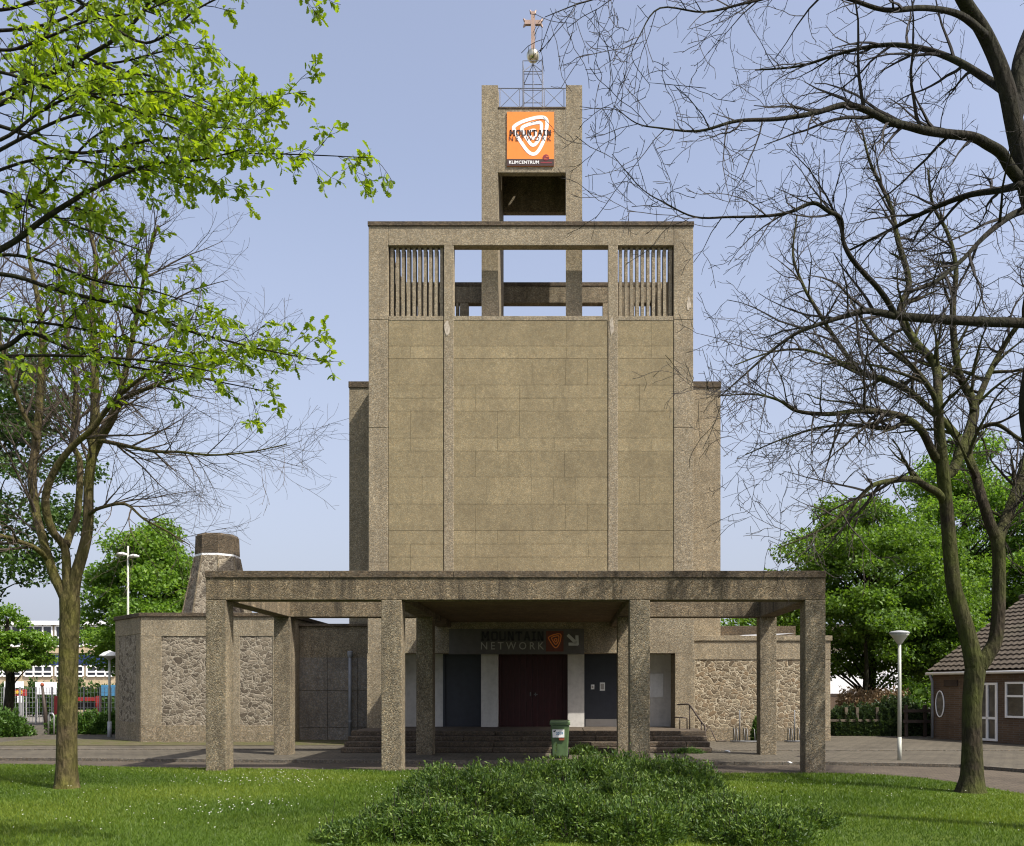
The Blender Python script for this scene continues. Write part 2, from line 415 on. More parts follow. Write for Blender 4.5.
# ------------------------------------------------------------------ ground
rng = np.random.default_rng(7); random.seed(7)
def sheet(name, poly, z, m, skirt=0.0):
    mb = MB(); mb.prism(poly, z-max(skirt,.01), z) if skirt else mb.face([(x,y,z) for x,y in poly])
    o = mb.build(name, m); o['kind'] = 'structure'; return o
sheet('ground', [(-700,-300),(700,-300),(700,1200),(-700,1200)], -.10, M['ground'])
lawn_edge = [G(px,py) for px,py in ((-260,757),(0,764.5),(110,767),(205,768.7),(380,770.3),(560,772),(720,773.5),(830,773.6),(880,775.2),(925,778.5),(970,784.5),(1024,794),(1090,812),(1180,850))]
lawn_poly = [(p.x,p.y) for p in lawn_edge]+[(9.5,4),(9.5,-14),(-30,-14),(-30,lawn_edge[0].y)]
sheet('lawn', lawn_poly, 0, M['lawn'], .09)
kerb = [G(px,py,0.0) for px,py in ((-420,757.5),(0,759),(205,760.6),(420,762),(640,763.3),(830,763.6),(900,764.6),(960,766),(1024,771),(1110,780),(1250,800))]
kp = [(p.x,p.y) for p in kerb]
sheet('path', [(p[0],p[1]) for p in kp[::1]]+[(26,8),(26,-14),(-45,-14)], -.035, M['path'])
def offset(poly, d): return [(x,y+d) for x,y in poly]
mb = MB()
for i in range(len(kp)-1):
    a,b = kp[i],kp[i+1]; L = math.dist(a,b); n = max(1,int(L/1.0))
    for k in range(n):
        t0,t1 = k/n,(k+1)/n-.008/L
        q = lambda t,d:(a[0]+(b[0]-a[0])*t, a[1]+(b[1]-a[1])*t+d)
        mb.prism([q(t0,0),q(t1,0),q(t1,.13),q(t0,.13)], -.095, .038)
o = mb.build('kerb', M['kerb'], bevel=.01); o['kind'] = 'structure'
sheet('pavement', offset(kp,.131)+[(14.5,25),(11,31),(8,44),(-60,44),(-60,kp[0][1]+.13)], .03, M['pavement'])
sheet('plaza', [(9.0,19.9),(60,19.9),(60,60),(9.0,60)], .026, M['plaza'])
# second low kerb line (drain edge) in front of the walls
mb = MB()
for x0,x1,y in ((-30,-4.75,23.65),(4.75,16,23.2)):
    x = x0
    while x < x1:
        mb.box(x,min(x+.99,x1),y,y+.1,.0,.055); x += 1.0
o = mb.build('pavement_edging', M['kerb'], bevel=.008); o['kind'] = 'structure'
# earth strip with weeds along the wall feet
sheet('planting_strip', [(-16,25.3),(-4.75,25.5),(-4.75,28.45),(-16,28.45)], .038, M['strip'])

# ------------------------------------------------------------------ church tower
YT = 25.4; S = YT/F
def TX(px): return (px-CX)*S+CAMX
def TZ(py): return CAMZ+(HY-py)*S
ch = thing('church_tower', 'tall brown concrete church tower with open belfry, louvres and red double door', 'church', (0,YT,0))
ZT = TZ(222); ZB = TZ(245.5); ZS = TZ(316)
mb = MB(); mb.box(-4.5,4.5,YT+.06,29.3,2.7,ZS-.12); mb.box(-4.5,4.5,26.62,29.3,0,2.7); mb.build('core_wall', M['agg'], ch)
# facing panels
mb = MB(); r = random.Random(3)
ys = [320,346,358.5,385,398,411,438,451,477,504,530.5,544,557,584,610,TZ and 640]
fields = [(-4.02,-2.475),(-2.19,2.16),(2.445,4.02)]
for a,b in zip(ys[:-1],ys[1:]):
    z1,z0 = TZ(a),max(TZ(b),2.72)
    row = r.uniform(.95,1.03) if (b-a) > 20 else r.uniform(1.0,1.12)
    for x0,x1 in fields:
        x = x0
        while x < x1-.05:
            wd = r.choice([.62,.95,1.25,1.6]) ; xe = min(x+wd,x1)
            if x1-xe < .35: xe = x1
            mb.box(x+.003,xe-.003,YT+r.uniform(0,.005),YT+.07,z0+.004,z1-.004, row*r.uniform(.955,1.05)); x = xe
mb.build('facing_panels', M['panel'], ch)
for sx in (-1,1):
    mb = MB()
    for z0,z1 in ((2.72,5.2),(5.205,9.0),(9.005,TZ(320)),(TZ(320)+.005,ZT-.125)):
        mb.box(*sorted((sx*4.03,sx*4.58)),YT-.014,YT+.55,z0,z1)
    mb.build('corner_pillar', M['agg'], ch, bevel=.012)
    mb = MB(); mb.box(*sorted((sx*4.03,sx*4.58)),28.9,29.45,ZS-.6,ZT-.125); mb.build('corner_pillar', M['agg'], ch, bevel=.012)
    for y0,y1,zz in ((YT-.01,YT+.26,2.72),(29.17,29.43,ZS-.6)):
        mb = MB(); mb.box(*sorted((sx*2.18,sx*2.455)),y0,y1,zz,ZB); mb.build('rib', M['agg'], ch, bevel=.01)
# pale repair patch on the left rib, spalled concrete on the right
def spall(name, px, py, wpx, hpx):
    mb = MB(); rr = random.Random(int(px)); pts = []
    for k in range(11):
        a = 2*math.pi*k/11; q = rr.uniform(.55,1.1)
        pts.append((TX(px+math.cos(a)*wpx*q), YT-.022, TZ(py+math.sin(a)*hpx*q)))
    mb.face(pts[::-1]); n=len(pts)
    mb.v += [(x,YT-.005,z) for x,y,z in pts]; mb.f += [(i,(i+1)%n,(i+1)%n+n,i+n) for i in range(n)]; mb.tint += [1]*n
    mb.build(name, M['paper_stone'], ch)
M['paper_stone'] = simple('fresh_broken_concrete', (.40,.35,.27), .95, var=.35, bump=.6, scale=14)
spall('repair_patch', 446.8, 328, 3.6, 9); spall('spalled_patch', 611.5, 326, 2.6, 9); spall('spalled_patch', 689, 304, 2.2, 8)
# belfry ring
mb = MB(); mb.box(-4.027,4.027,YT-.012,YT+.27,ZB,ZT-.125); mb.build('belfry_beam', M['agg'], ch, bevel=.012)
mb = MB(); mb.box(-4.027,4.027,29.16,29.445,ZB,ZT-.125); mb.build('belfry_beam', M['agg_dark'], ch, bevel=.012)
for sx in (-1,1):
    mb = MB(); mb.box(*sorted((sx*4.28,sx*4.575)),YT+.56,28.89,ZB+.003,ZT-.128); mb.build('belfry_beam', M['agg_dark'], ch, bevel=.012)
    mb = MB(); mb.box(*sorted((sx*4.29,sx*4.575)),YT+.56,28.89,ZS-.45,ZS-.01); mb.build('belfry_sill', M['agg'], ch, bevel=.012)
mb = MB()
cp = [(-4.6,4.6,YT-.05,YT+.29),(-4.6,4.6,29.14,29.47),(-4.6,-4.27,YT+.291,29.139),(4.27,4.6,YT+.291,29.139)]
for a in cp: mb.box(*a,ZT-.122,ZT)
mb.build('coping', M['coping'], ch, bevel=.008)
mb = MB()
for x0,x1 in fields: mb.box(x0,x1,YT-.006,YT+.3,TZ(320.5),ZS)
mb.box(-4.02,4.02,29.15,29.45,ZS-.3,ZS-.1)
mb.build('belfry_sill', M['agg'], ch, bevel=.008)
for x0,x1 in ((-4.02,-2.46),(2.46,4.02)):
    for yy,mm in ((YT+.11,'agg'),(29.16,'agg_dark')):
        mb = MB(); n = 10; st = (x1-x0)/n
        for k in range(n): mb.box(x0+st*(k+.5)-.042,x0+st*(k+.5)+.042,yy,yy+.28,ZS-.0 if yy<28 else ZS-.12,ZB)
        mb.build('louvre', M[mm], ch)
# turret
YF,YR = 26.12,28.5
zt = CAMZ+(HY-85)*YF/F; zn = CAMZ+(HY-107.5)*YF/F; zo = CAMZ+(HY-172.5)*YF/F
for sx in (-1,1):
    mb = MB(); mb.box(*sorted((sx*.985,sx*1.46)),YF,YR,ZS-.3,zn); mb.box(*sorted((sx*.985,sx*1.46)),YF,YF+.42,zn,zt-.004); mb.box(*sorted((sx*.985,sx*1.46)),YR-.42,YR,zn,zt-.004)
    mb.build('turret_fin', M['agg'], ch)
mb = MB(); mb.box(-.984,.984,YF+.003,YF+.2,zo,zn-.04); mb.build('turret_panel', M['agg'], ch, bevel=.01)
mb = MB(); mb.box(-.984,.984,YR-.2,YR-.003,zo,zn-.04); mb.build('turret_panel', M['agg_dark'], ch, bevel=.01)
mb = MB(); mb.box(-.984,.984,YF-.012,YF+.24,zn-.04,zn+.02); mb.build('turret_coping', M['coping'], ch, bevel=.01)
mb = MB(); ya,yb = YF+.201,YR-.201
for x0,x1,y0,y1 in ((-.984,.984,ya,YF+.75),(-.984,-.6,YF+.75,YF+.95),(-.05,.55,YF+.75,YF+.95),(.8,.984,YF+.75,YF+.95),(-.984,.984,YF+.95,YF+1.55),(-.984,.0,YF+1.55,YF+1.75),(.2,.984,YF+1.55,YF+1.75),(-.984,.984,YF+1.75,yb)):
    mb.box(x0,x1,y0,y1,zn-.35,zn-.15)
mb.build('turret_roof', M['agg_dark'], ch)
rl = MB()
for zz in (zn+.06,zt-.03): rl.bar((-.98,YF+.1,zz),(.98,YF+.1,zz),.014)
for x in (-.93,-.36,.36,.93): rl.bar((x,YF+.1,zn+.02),(x,YF+.1,zt-.03),.012)
for a,b in ((-.93,-.36),(-.36,.36),(.36,.93)):
    rl.bar((a,YF+.1,zn+.06),(b,YF+.1,zt-.03),.008); rl.bar((b,YF+.1,zn+.06),(a,YF+.1,zt-.03),.008)
rl.build('railing', M['rail'], ch)
# transept walls behind the tower
zN = CAMZ+(HY-381.5)*28.6/F
mb = MB(); mb.box(-5.9,5.9,28.6,58,0,zN-.2); mb.build('nave', M['agg'], ch)
mb = MB(); mb.box(-5.92,5.92,28.57,58.02,zN-.2,zN); mb.build('nave_coping', M['coping'], ch, bevel=.01)
# portal
zl = TZ(653.5); ZP = .53
mb = MB(); mb.box(-4.6,4.6,YT-.04,YT+.42,zl,TZ(612)); mb.build('portal_lintel', M['agg'], ch, bevel=.012)
for sx in (-1,1):
    mb = MB(); mb.box(*sorted((sx*4.06,sx*4.62)),YT-.05,26.6,.0,zl-.003); mb.build('portal_pier', M['agg'], ch, bevel=.012)
YD = 26.3
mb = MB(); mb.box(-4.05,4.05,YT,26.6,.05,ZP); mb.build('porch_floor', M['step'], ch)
def recess(name, x0, x1, m, y=YD, z1=None, z0=ZP):
    mb = MB(); mb.box(x0,x1,y,26.61,z0,z1 or zl+.05); return mb.build(name, m, ch)
recess('white_wall_panel', -4.055,-2.6, M['white_paint']); recess('white_wall_panel', 2.62,4.055, M['white_paint'])
recess('grey_door_panel', -2.55,-1.52, M['grey_panel'], YD+.05); recess('grey_door_panel', 1.56,2.57, M['grey_panel'], YD+.05, None, ZP+.22)
recess('door_threshold', 1.56,2.57, M['sign_grey'], YD+.04, ZP+.217)
recess('white_pier', -1.47,-.98, M['white_paint'], YD-.22); recess('white_pier', 1.04,1.52, M['white_paint'], YD-.22)
for x0,x1,hx in ((-.975,.018,-.05),(.024,1.035,.1)):
    d = recess('red_door', x0,x1, M['red_door'], YD+.0)
    mb = MB(); mb.box(hx-.012,hx+.012,YD-.03,YD,1.5,1.54) if hx<0 else mb.box(hx-.05,hx+.06,YD-.045,YD-.025,1.46,1.485)
    mb.box(hx-.016,hx+.016,YD-.012,YD-.002,1.42,1.52); mb.build('handle', M['stand'], d)
mb = MB()
for x0,x1 in ((-2.6,-2.55),(-1.52,-1.47),(1.52,1.56),(2.57,2.62)):
    mb = MB(); mb.box(x0,x1,YD-.03,26.6,ZP,zl+.04); mb.build('door_frame', M['grey_panel'], ch)
mb = MB(); mb.box(3.28,3.83,YD-.035,YD-.002,1.38,2.08); tag(mb.build('white_notice_board', M['white_panel'], None, bevel=.006), 'blank white board fixed on the white wall right of the porch doors','notice board')
for nm,x0,x1,z0,z1,lab in (('paper_notice',1.72,1.82,1.62,1.76,'small white paper notice on the grey door, left of the larger one'),('paper_notice',1.98,2.13,1.58,1.82,'larger white paper notice on the grey door right of entrance')):
    mb = MB(); mb.box(x0,x1,YD+.035,YD+.047,z0,z1); o = mb.build(nm, M['paper']); tag(o, lab, 'notice','paper notices on the grey door')
    mb = MB(); mb.box(x0+.025,x1-.03,YD+.031,YD+.034,z0+.04,z1-.04); mb.build('printed_block', M['sign_grey'], o)

# ------------------------------------------------------------------ steps, canopy
st = thing('entrance_steps','flight of four wide weathered concrete steps up to the church porch','steps',(0,23,0))
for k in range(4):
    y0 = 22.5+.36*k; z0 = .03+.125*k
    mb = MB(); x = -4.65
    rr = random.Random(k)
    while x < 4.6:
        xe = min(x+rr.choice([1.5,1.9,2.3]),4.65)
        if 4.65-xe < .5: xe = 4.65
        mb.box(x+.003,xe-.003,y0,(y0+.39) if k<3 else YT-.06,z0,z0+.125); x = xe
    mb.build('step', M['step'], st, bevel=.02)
YC = 17.68; ZC0 = CAMZ+(HY-600)*17.7/F; ZC1 = CAMZ+(HY-571)*17.7/F
cn = thing('entrance_canopy','weathered concrete entrance canopy and pergola on eight square columns before the tower','canopy',(0,17.7,0))
YR2 = 21.8
for y0 in (YC,YR2):
    for xc in (-5.89,-2.44,2.44,5.89):
        mb = MB(); mb.box(xc-.2,xc+.2,y0,y0+.41,-.08,ZC0-.002); mb.build('column', M['agg_dark'], cn, bevel=.014)
mb = MB(); mb.box(-6.087,6.087,YC,YC+.41,ZC0,ZC1-.14); mb.build('front_beam', M['beam'], cn, bevel=.012)
for x0,x1 in ((-6.1,-2.65),(2.65,6.1)):
    mb = MB(); mb.box(x0,x1,YR2,YR2+.41,ZC0-.0,ZC1-.14); mb.build('rear_beam', M['beam'], cn, bevel=.012)
for sx in (-1,1):
    mb = MB(); mb.box(*sorted((sx*5.695,sx*6.084)),YC+.412,YR2-.002,ZC0+.002,ZC1-.14); mb.build('side_beam', M['beam'], cn, bevel=.012)
    mb = MB(); mb.box(*sorted((sx*2.24,sx*2.64)),YC+.412,YT-.06,ZC0+.002,ZC1-.14); mb.build('side_beam', M['beam'], cn, bevel=.012)
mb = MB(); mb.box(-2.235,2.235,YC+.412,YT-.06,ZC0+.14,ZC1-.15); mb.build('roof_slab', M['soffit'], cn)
mb = MB(); x = -6.1
while x < 6.08:
    xe = min(x+2.44,6.1); mb.box(x+.003,xe-.003,YC-.025,YC+.44,ZC1-.137,ZC1); x = xe
for sx in (-1,1):
    mb.box(*sorted((sx*5.67,sx*6.1)),YC+.442,YR2-.02,ZC1-.137,ZC1-.003)
    mb.box(*sorted((sx*2.67,sx*6.1)),YR2-.018,YR2+.43,ZC1-.137,ZC1-.003)
mb.box(-2.66,2.66,YC+.442,YT-.06,ZC1-.137,ZC1-.003)
mb.build('coping', M['coping'], cn, bevel=.01)

# handrails beside the steps
def handrail(x, y, label):
    t = thing('handrail', label, 'handrail', (x,y,0), 'bent handrails right of the steps')
    mb = MB(); mb.tube([(x-.28,y+.75,1.2),(x+.0,y+.75,1.22),(x+.06,y+.7,1.18),(x+.28,y+.1,.75),(x+.34,y-.1,.66),(x+.36,y-.12,.1)], .022, 8); mb.build('rail', M['dark_steel'], t, True)
    for q in ((x+.05,y+.7,1.17,.5),(x+.28,y+.1,.75,.3)):
        mb = MB(); mb.bar((q[0],q[1],q[2]),(q[0],q[1],q[3]),.016); mb.build('post', M['dark_steel'], t, True)
handrail(4.3, 23.75, 'tall bent brown steel handrail at the right end of the steps')
t = thing('handrail','low short brown steel rail on the porch beside the right pier','handrail',(4.0,24.6,.5),'bent handrails right of the steps')
mb = MB(); mb.tube([(3.95,24.6,.86),(4.25,24.6,.84),(4.3,24.6,.82),(4.3,24.6,.5)],.018,6); mb.build('rail',M['dark_steel'],t,True)
mb = MB(); mb.bar((4.1,24.6,.85),(4.1,24.6,.5),.014); mb.build('post',M['dark_steel'],t,True)

# ------------------------------------------------------------------ lettering
def text_part(name, s, x0,x1,z0,z1,y, m, parent, thick=.006, bold=0.0, space=1.0):
    cu = bpy.data.curves.new(name,'FONT'); cu.body = s; cu.offset = bold; cu.space_character = space; cu.extrude = .01; cu.resolution_u = 3
    ob = bpy.data.objects.new('tmp_text', cu); C.objects.link(ob)
    dg = bpy.context.evaluated_depsgraph_get()
    me = bpy.data.meshes.new_from_object(ob.evaluated_get(dg)); bpy.data.objects.remove(ob); me.name = name
    n = len(me.vertices); v = np.zeros(n*3,np.float32); me.vertices.foreach_get('co',v); v = v.reshape(-1,3)
    lo,hi = v.min(0),v.max(0)
    q = np.zeros_like(v)
    q[:,0] = x0+(v[:,0]-lo[0])/(hi[0]-lo[0])*(x1-x0)
    q[:,2] = z0+(v[:,1]-lo[1])/(hi[1]-lo[1])*(z1-z0)
    q[:,1] = y-np.where(v[:,2]>0,thick,0)
    me.vertices.foreach_set('co', q.ravel()); me.update()
    return link(name, me, m, parent)
def smooth_loop(pts, n=6):
    k = len(pts); out = []
    for i in range(k):
        p0,p1,p2,p3 = (np.array(pts[(i+j-1)%k],float) for j in range(4))
        for s in range(n):
            t = s/n
            out.append(.5*((2*p1)+(-p0+p2)*t+(2*p0-5*p1+4*p2-p3)*t*t+(-p0+3*p1-3*p2+p3)*t**3))
    return out
def ring(mb, pts, wd, y, th):
    L = smooth_loop(pts); k = len(L); n0 = len(mb.v); rows = []
    for i in range(k):
        t = L[(i+1)%k]-L[i-1]; t /= np.linalg.norm(t); nn = np.array((-t[1],t[0]))*wd/2
        a,b = L[i]+nn,L[i]-nn
        mb.v += [(a[0],y-th,a[1]),(b[0],y-th,b[1]),(a[0],y,a[1]),(b[0],y,b[1])]; mb.tint += [1]*4
    for i in range(k):
        a,b = n0+4*i,n0+4*((i+1)%k)
        mb.f += [(a,a+1,b+1,b),(a,b,b+2,a+2),(a+1,a+3,b+3,b+1)]
def slab_text(name, word, x0,x1,z0,z1,y, m, parent, thick=.006):
    Wd = {'M':7,'I':3.2}; gap = 1.0; tw = sum(Wd.get(c,5.4) for c in word)+gap*(len(word)-1)
    mb = MB(); sx_ = (x1-x0)/tw; sz_ = (z1-z0)/7.0; cur = 0.0
    def quad(p):
        n = len(mb.v); P_ = [(x0+(cur+a)*sx_, z0+b*sz_) for a,b in p]
        mb.v += [(a,y-thick,b) for a,b in P_]+[(a,y,b) for a,b in P_]; mb.tint += [1]*8
        mb.f += [(n,n+1,n+2,n+3)]+[(n+i,n+4+i,n+4+(i+1)%4,n+(i+1)%4) for i in range(4)]
    def rc(a,b,c,d): quad([(a,b),(c,b),(c,d),(a,d)])
    for c in word:
        w_ = Wd.get(c,5.4); t_ = 1.5
        if c=='M': rc(.5,0,.5+t_,7); rc(w_-.5-t_,0,w_-.5,7); rc(0,0,2.5,1); rc(w_-2.5,0,w_,1); quad([(.6,7),(2.3,7),(w_/2+.6,2),(w_/2-.6,2)]); quad([(w_-2.3,7),(w_-.6,7),(w_/2+.6,2),(w_/2-.6,2)])
        elif c=='O': rc(0,.8,t_,6.2); rc(w_-t_,.8,w_,6.2); rc(.6,0,w_-.6,1.2); rc(.6,5.8,w_-.6,7)
        elif c=='U': rc(0,.8,t_,7); rc(w_-t_,.8,w_,7); rc(.6,0,w_-.6,1.2)
        elif c=='N': rc(.3,0,.3+t_,7); rc(w_-.3-t_,0,w_-.3,7); quad([(.3,7),(2.0,7),(w_-.3,0),(w_-2.0,0)]); rc(0,0,2.2,.9)
        elif c=='T': rc(w_/2-.8,0,w_/2+.8,7); rc(0,5.7,w_,7); rc(0,4.7,.9,6); rc(w_-.9,4.7,w_,6)
        elif c=='A': quad([(0,0),(1.6,0),(w_/2+.7,7),(w_/2-.9,7)]); quad([(w_-1.6,0),(w_,0),(w_/2+.9,7),(w_/2-.7,7)]); rc(1.3,1.9,w_-1.3,3.0)
        elif c=='I': rc(w_/2-.8,0,w_/2+.8,7); rc(0,0,w_,1.1); rc(0,5.9,w_,7)
        cur += w_+gap
    return mb.build(name, m, parent)
OUT = [(170,275),(270,215),(430,168),(535,165),(575,215),(562,330),(530,450),(470,565),(410,608),(335,570),(235,430),(178,330)]
MID = [(268,290),(340,252),(440,228),(500,235),(503,320),(478,415),(430,488),(385,494),(335,430),(285,350)]
INN = [(350,350),(385,320),(425,318),(438,352),(422,405),(400,418),(372,390)]
sx0,sx1,sz0,sz1 = (507-CX)*YF/F+CAMX,(554-CX)*YF/F+CAMX,CAMZ+(HY-166.5)*YF/F,CAMZ+(HY-112.5)*YF/F
def SX(u): return sx0+(u-82)/578*(sx1-sx0)
def SZ(v): return sz1-(v-95)/655*(sz1-sz0)
sg = thing('tower_sign','square orange sign with white swirl emblem high on the tower turret','sign',((sx0+sx1)/2,YF,sz0))
ys_ = YF-.03
mb = MB(); mb.box(sx0,sx1,ys_,YF+.0,sz0,sz1); mb.build('panel', M['orange'], sg)
mb = MB(); mb.box(sx0,sx1,ys_-.006,ys_,sz0,SZ(668)); mb.build('footer_strip', M['sign_brown'], sg)
mb = MB(); 
for L,wd in ((OUT,.098),(MID,.095),(INN,.075)): ring(mb,[(SX(a),SZ(b)) for a,b in L],wd,ys_,.006)
mb.build('swirl_emblem', M['sign_white'], sg)
slab_text('upper_lettering','MOUNTAIN',SX(112),SX(626),SZ(384),SZ(315),ys_-.007,M['sign_brown'],sg)
text_part('lower_lettering','NETWORK',SX(108),SX(626),SZ(448),SZ(395),ys_-.007,M['sign_brown'],sg,.005,-.004,1.5)
text_part('footer_lettering','KLIMCENTRUM',SX(108),SX(475),SZ(728),SZ(688),ys_-.007,M['sign_white'],sg,.005,.02,1.08)
mb = MB(); pts = [(SX(562)+math.cos(2*math.pi*k/20)*.095,ys_-.012,SZ(650)+math.sin(2*math.pi*k/20)*.09) for k in range(20)]
mb.face(pts[::-1]); mb.v += [(x,ys_-.004,z) for x,y,z in pts]; mb.f += [(k,(k+1)%20,(k+1)%20+20,k+20) for k in range(20)]; mb.tint += [1]*20
em = mb.build('round_emblem', M['emblem_red'], sg)
mb = MB(); mb.box(SX(560),SX(598),ys_-.016,ys_-.012,SZ(648),SZ(632)); mb.box(SX(540),SX(570),ys_-.016,ys_-.012,SZ(668),SZ(660)); mb.build('emblem_mark', M['orange_dk'], em)
mb = MB(); mb.box(SX(495),SX(636),ys_-.009,ys_-.006,SZ(719),SZ(703)); mb.build('footer_mark', M['emblem_red'], sg)

# porch sign
ps = thing('porch_sign','dark wide sign board above the porch doors with emblem and arrow','sign',(0,YT-.05,2.66))
yp = YT-.08
def QX(px): return (px-CX)*yp/F+CAMX
def QZ(py): return CAMZ+(HY-py)*yp/F
mb = MB(); mb.box(QX(449),QX(584),yp,YT-.042,QZ(654.3),QZ(629)); mb.build('board', M['anthracite'], ps)
slab_text('upper_lettering','MOUNTAIN',QX(481),QX(544),QZ(640.8),QZ(631.5),yp-.001,M['sign_black'],ps,.03)
text_part('lower_lettering','NETWORK',QX(481),QX(544),QZ(649.5),QZ(642),yp-.001,M['sign_grey'],ps,.012,.004,1.5)
mb = MB(); mb.box(QX(546),QX(563.5),yp-.01,yp,QZ(651.5),QZ(631)); eb = mb.build('emblem_square', M['sign_redbrown'], ps)
mb = MB()
ex = lambda u:QX(548+(u-150)/430*13.2); ez = lambda v:QZ(633.5+(v-150)/470*14.5)
for L in (OUT,MID,INN): ring(mb,[(ex(a),ez(b)) for a,b in L],.028,yp-.01,.006)
mb.build('swirl_emblem', M['orange'], eb)
# arrow, pointing down to the right
mb = MB(); c0 = Vector((QX(573.5),0,QZ(640.5))); d = Vector((.72,0,-.69)).normalized(); n = Vector((d.z,0,-d.x))
def arrow(a,b): p = c0+d*a+n*b; return (p.x,yp-.012,p.z)
mb.face([arrow(-.23,-.045),arrow(-.23,.045),arrow(.1,.045),arrow(.1,-.045)])
mb.face([arrow(.19,-.02),arrow(.0,-.2),arrow(-.06,-.14),arrow(.08,0),arrow(-.06,.14),arrow(.0,.2),arrow(.19,.02)])
mb.build('arrow', M['sign_lgrey'], ps)

# cross, orb and lattice
YX = 27.2
def XZ(py): return CAMZ+(HY-py)*YX/F
cx0 = (533-CX)*YX/F+CAMX
lt = thing('roof_cross','rusty copper cross on a shiny metal orb above a steel lattice','cross',(cx0,YX,zn))
mb = MB(); h = .29; zA,zB_ = zn-.15,XZ(67.5)
for a in (-h,h):
    for b in (-h,h): mb.bar((cx0+a,YX+b,zA),(cx0+a,YX+b,zB_),.017)
for zz in (zA+.25,zA+.62,(zA+zB_)/2+.15,zB_-.32,zB_):
    for a,b in (((-h,-h),(h,-h)),((h,-h),(h,h)),((h,h),(-h,h)),((-h,h),(-h,-h))): mb.bar((cx0+a[0],YX+a[1],zz),(cx0+b[0],YX+b[1],zz),.012)
for a in (-h,h):
    for b in (-h,h): mb.bar((cx0+a,YX+b,zB_-.32),(cx0,YX,XZ(64)),.012)
mb.bar((cx0,YX,zA),(cx0,YX,XZ(60)),.016)
mb.build('lattice_frame', M['rail'], lt)
mb = MB(); mb.lathe((cx0,YX,XZ(56)),[(max(.001,  .195*math.sin(math.pi*k/14)),-.195*math.cos(math.pi*k/14)) for k in range(15)],24); mb.build('orb', M['gold'], lt, True)
mb = MB(); z0,z1,za = XZ(49.5),XZ(12.5),XZ(23)
mb.box(cx0-.055,cx0+.055,YX-.05,YX+.05,z0,z1); mb.box(cx0-.25,cx0-.066,YX-.048,YX+.048,za-.06,za+.06); mb.box(cx0+.066,cx0+.25,YX-.048,YX+.048,za-.06,za+.06)
for sx in (-1,1):
    mb.tube([(cx0+sx*.24,YX,za+.05),(cx0+sx*.285,YX,za+.13)],[.045,.02],8); mb.tube([(cx0+sx*.24,YX,za-.05),(cx0+sx*.285,YX,za-.13)],[.045,.02],8)
    mb.tube([(cx0+sx*.05,YX,z1-.03),(cx0+sx*.09,YX,z1+.07)],[.04,.018],8)
mb.tube([(cx0,YX,z0-.09),(cx0,YX,z0)],[.03,.06],10)
mb.build('cross', M['copper'], lt)

# ------------------------------------------------------------------ walls left and right
def stone_wall_face(root, p0, p1, bays, zpl, zband, ztop, stone, frame, proud=.03):
    """face from p0 to p1 (left to right as seen from outside); bays: list of (a,b) stone fields in metres"""
    u = Vector((p1[0]-p0[0],p1[1]-p0[1],0)); L = u.length; u.normalize(); wn = (u.y,-u.x)
    mb = MB(); cur = 0
    for a,b in bays+[(L,L)]:
        if a-cur > .02:
            mb = MB(); mb.obox((p0[0]+u.x*cur,p0[1]+u.y*cur),(u.x,u.y),wn,a-cur,0,proud,zpl,zband); mb.build('pilaster', frame, root, bevel=.01)
        cur = b
    mb = MB(); mb.obox(p0,(u.x,u.y),wn,L,0,proud+.004,0,zpl-.003); mb.build('plinth', M['plinth'], root, bevel=.01)
    mb = MB(); mb.obox(p0,(u.x,u.y),wn,L,0,proud+.002,zband+.003,ztop); mb.build('top_band', frame, root, bevel=.01)
    for a,b in bays:
        mb = MB(); mb.obox((p0[0]+u.x*a,p0[1]+u.y*a),(u.x,u.y),wn,b-a,0,proud-.018,zpl,zband); mb.build('stone_panel', stone, root)
bp = thing('baptistery','low grey rubble stone baptistery with a truncated tower left of the canopy','building',(-10.6,30,0))
foot = [(-11.85,27.2),(-7.45,27.2),(-7.4,28.0),(-7.4,33),(-8.2,34.4),(-11.85,34.4),(-13.4,32.9),(-13.4,28.8)]
zb = 3.93
mb = MB(); mb.prism(foot,0,zb-.12); mb.build('wall', M['agg'], bp)
sc_ = lambda k:[(-10+(x+10)*k,30.8+(y-30.8)*k) for x,y in foot]
mb = MB(); mb.prism(sc_(1.022),zb-.118,zb); mb.build('coping', M['coping'], bp, bevel=.01)
stone_wall_face(bp,(-11.85,27.2),(-7.45,27.2),[(.62,2.42),(2.98,3.98)],.53,3.22,zb-.12,M['rubble_grey'],M['agg'])
stone_wall_face(bp,(-13.4,28.8),(-11.85,27.2),[(.3,1.85)],.62,3.3,zb-.12,M['rubble_grey'],M['agg'])
mb = MB(); c = (-10.78,30.4,zb-.02); z6 = CAMZ+(HY-535)*30.4/F-zb
mb.lathe(c,[(1.14,0),(.71,z6-.75)],8,True,R(22.5)); mb.build('truncated_tower', M['rubble_grey'], bp)
mb = MB(); mb.lathe(c,[(.71,z6-.748),(.71,z6-.68)],8,True,R(22.5)); mb.build('white_band', M['white_render'], bp)
mb = MB(); mb.lathe(c,[(.715,z6-.678),(.69,z6-.08),(.62,z6)],8,True,R(22.5)); mb.build('tower_cap', M['coping'], bp)
mb = MB()
for k in range(8):
    a = R(22.5+45*k); mb.bar((c[0]+1.14*math.cos(a),c[1]+1.14*math.sin(a),c[2]),(c[0]+.71*math.cos(a),c[1]+.71*math.sin(a),c[2]+z6-.76),.03)
mb.build('tower_rib', M['agg_dark'], bp)

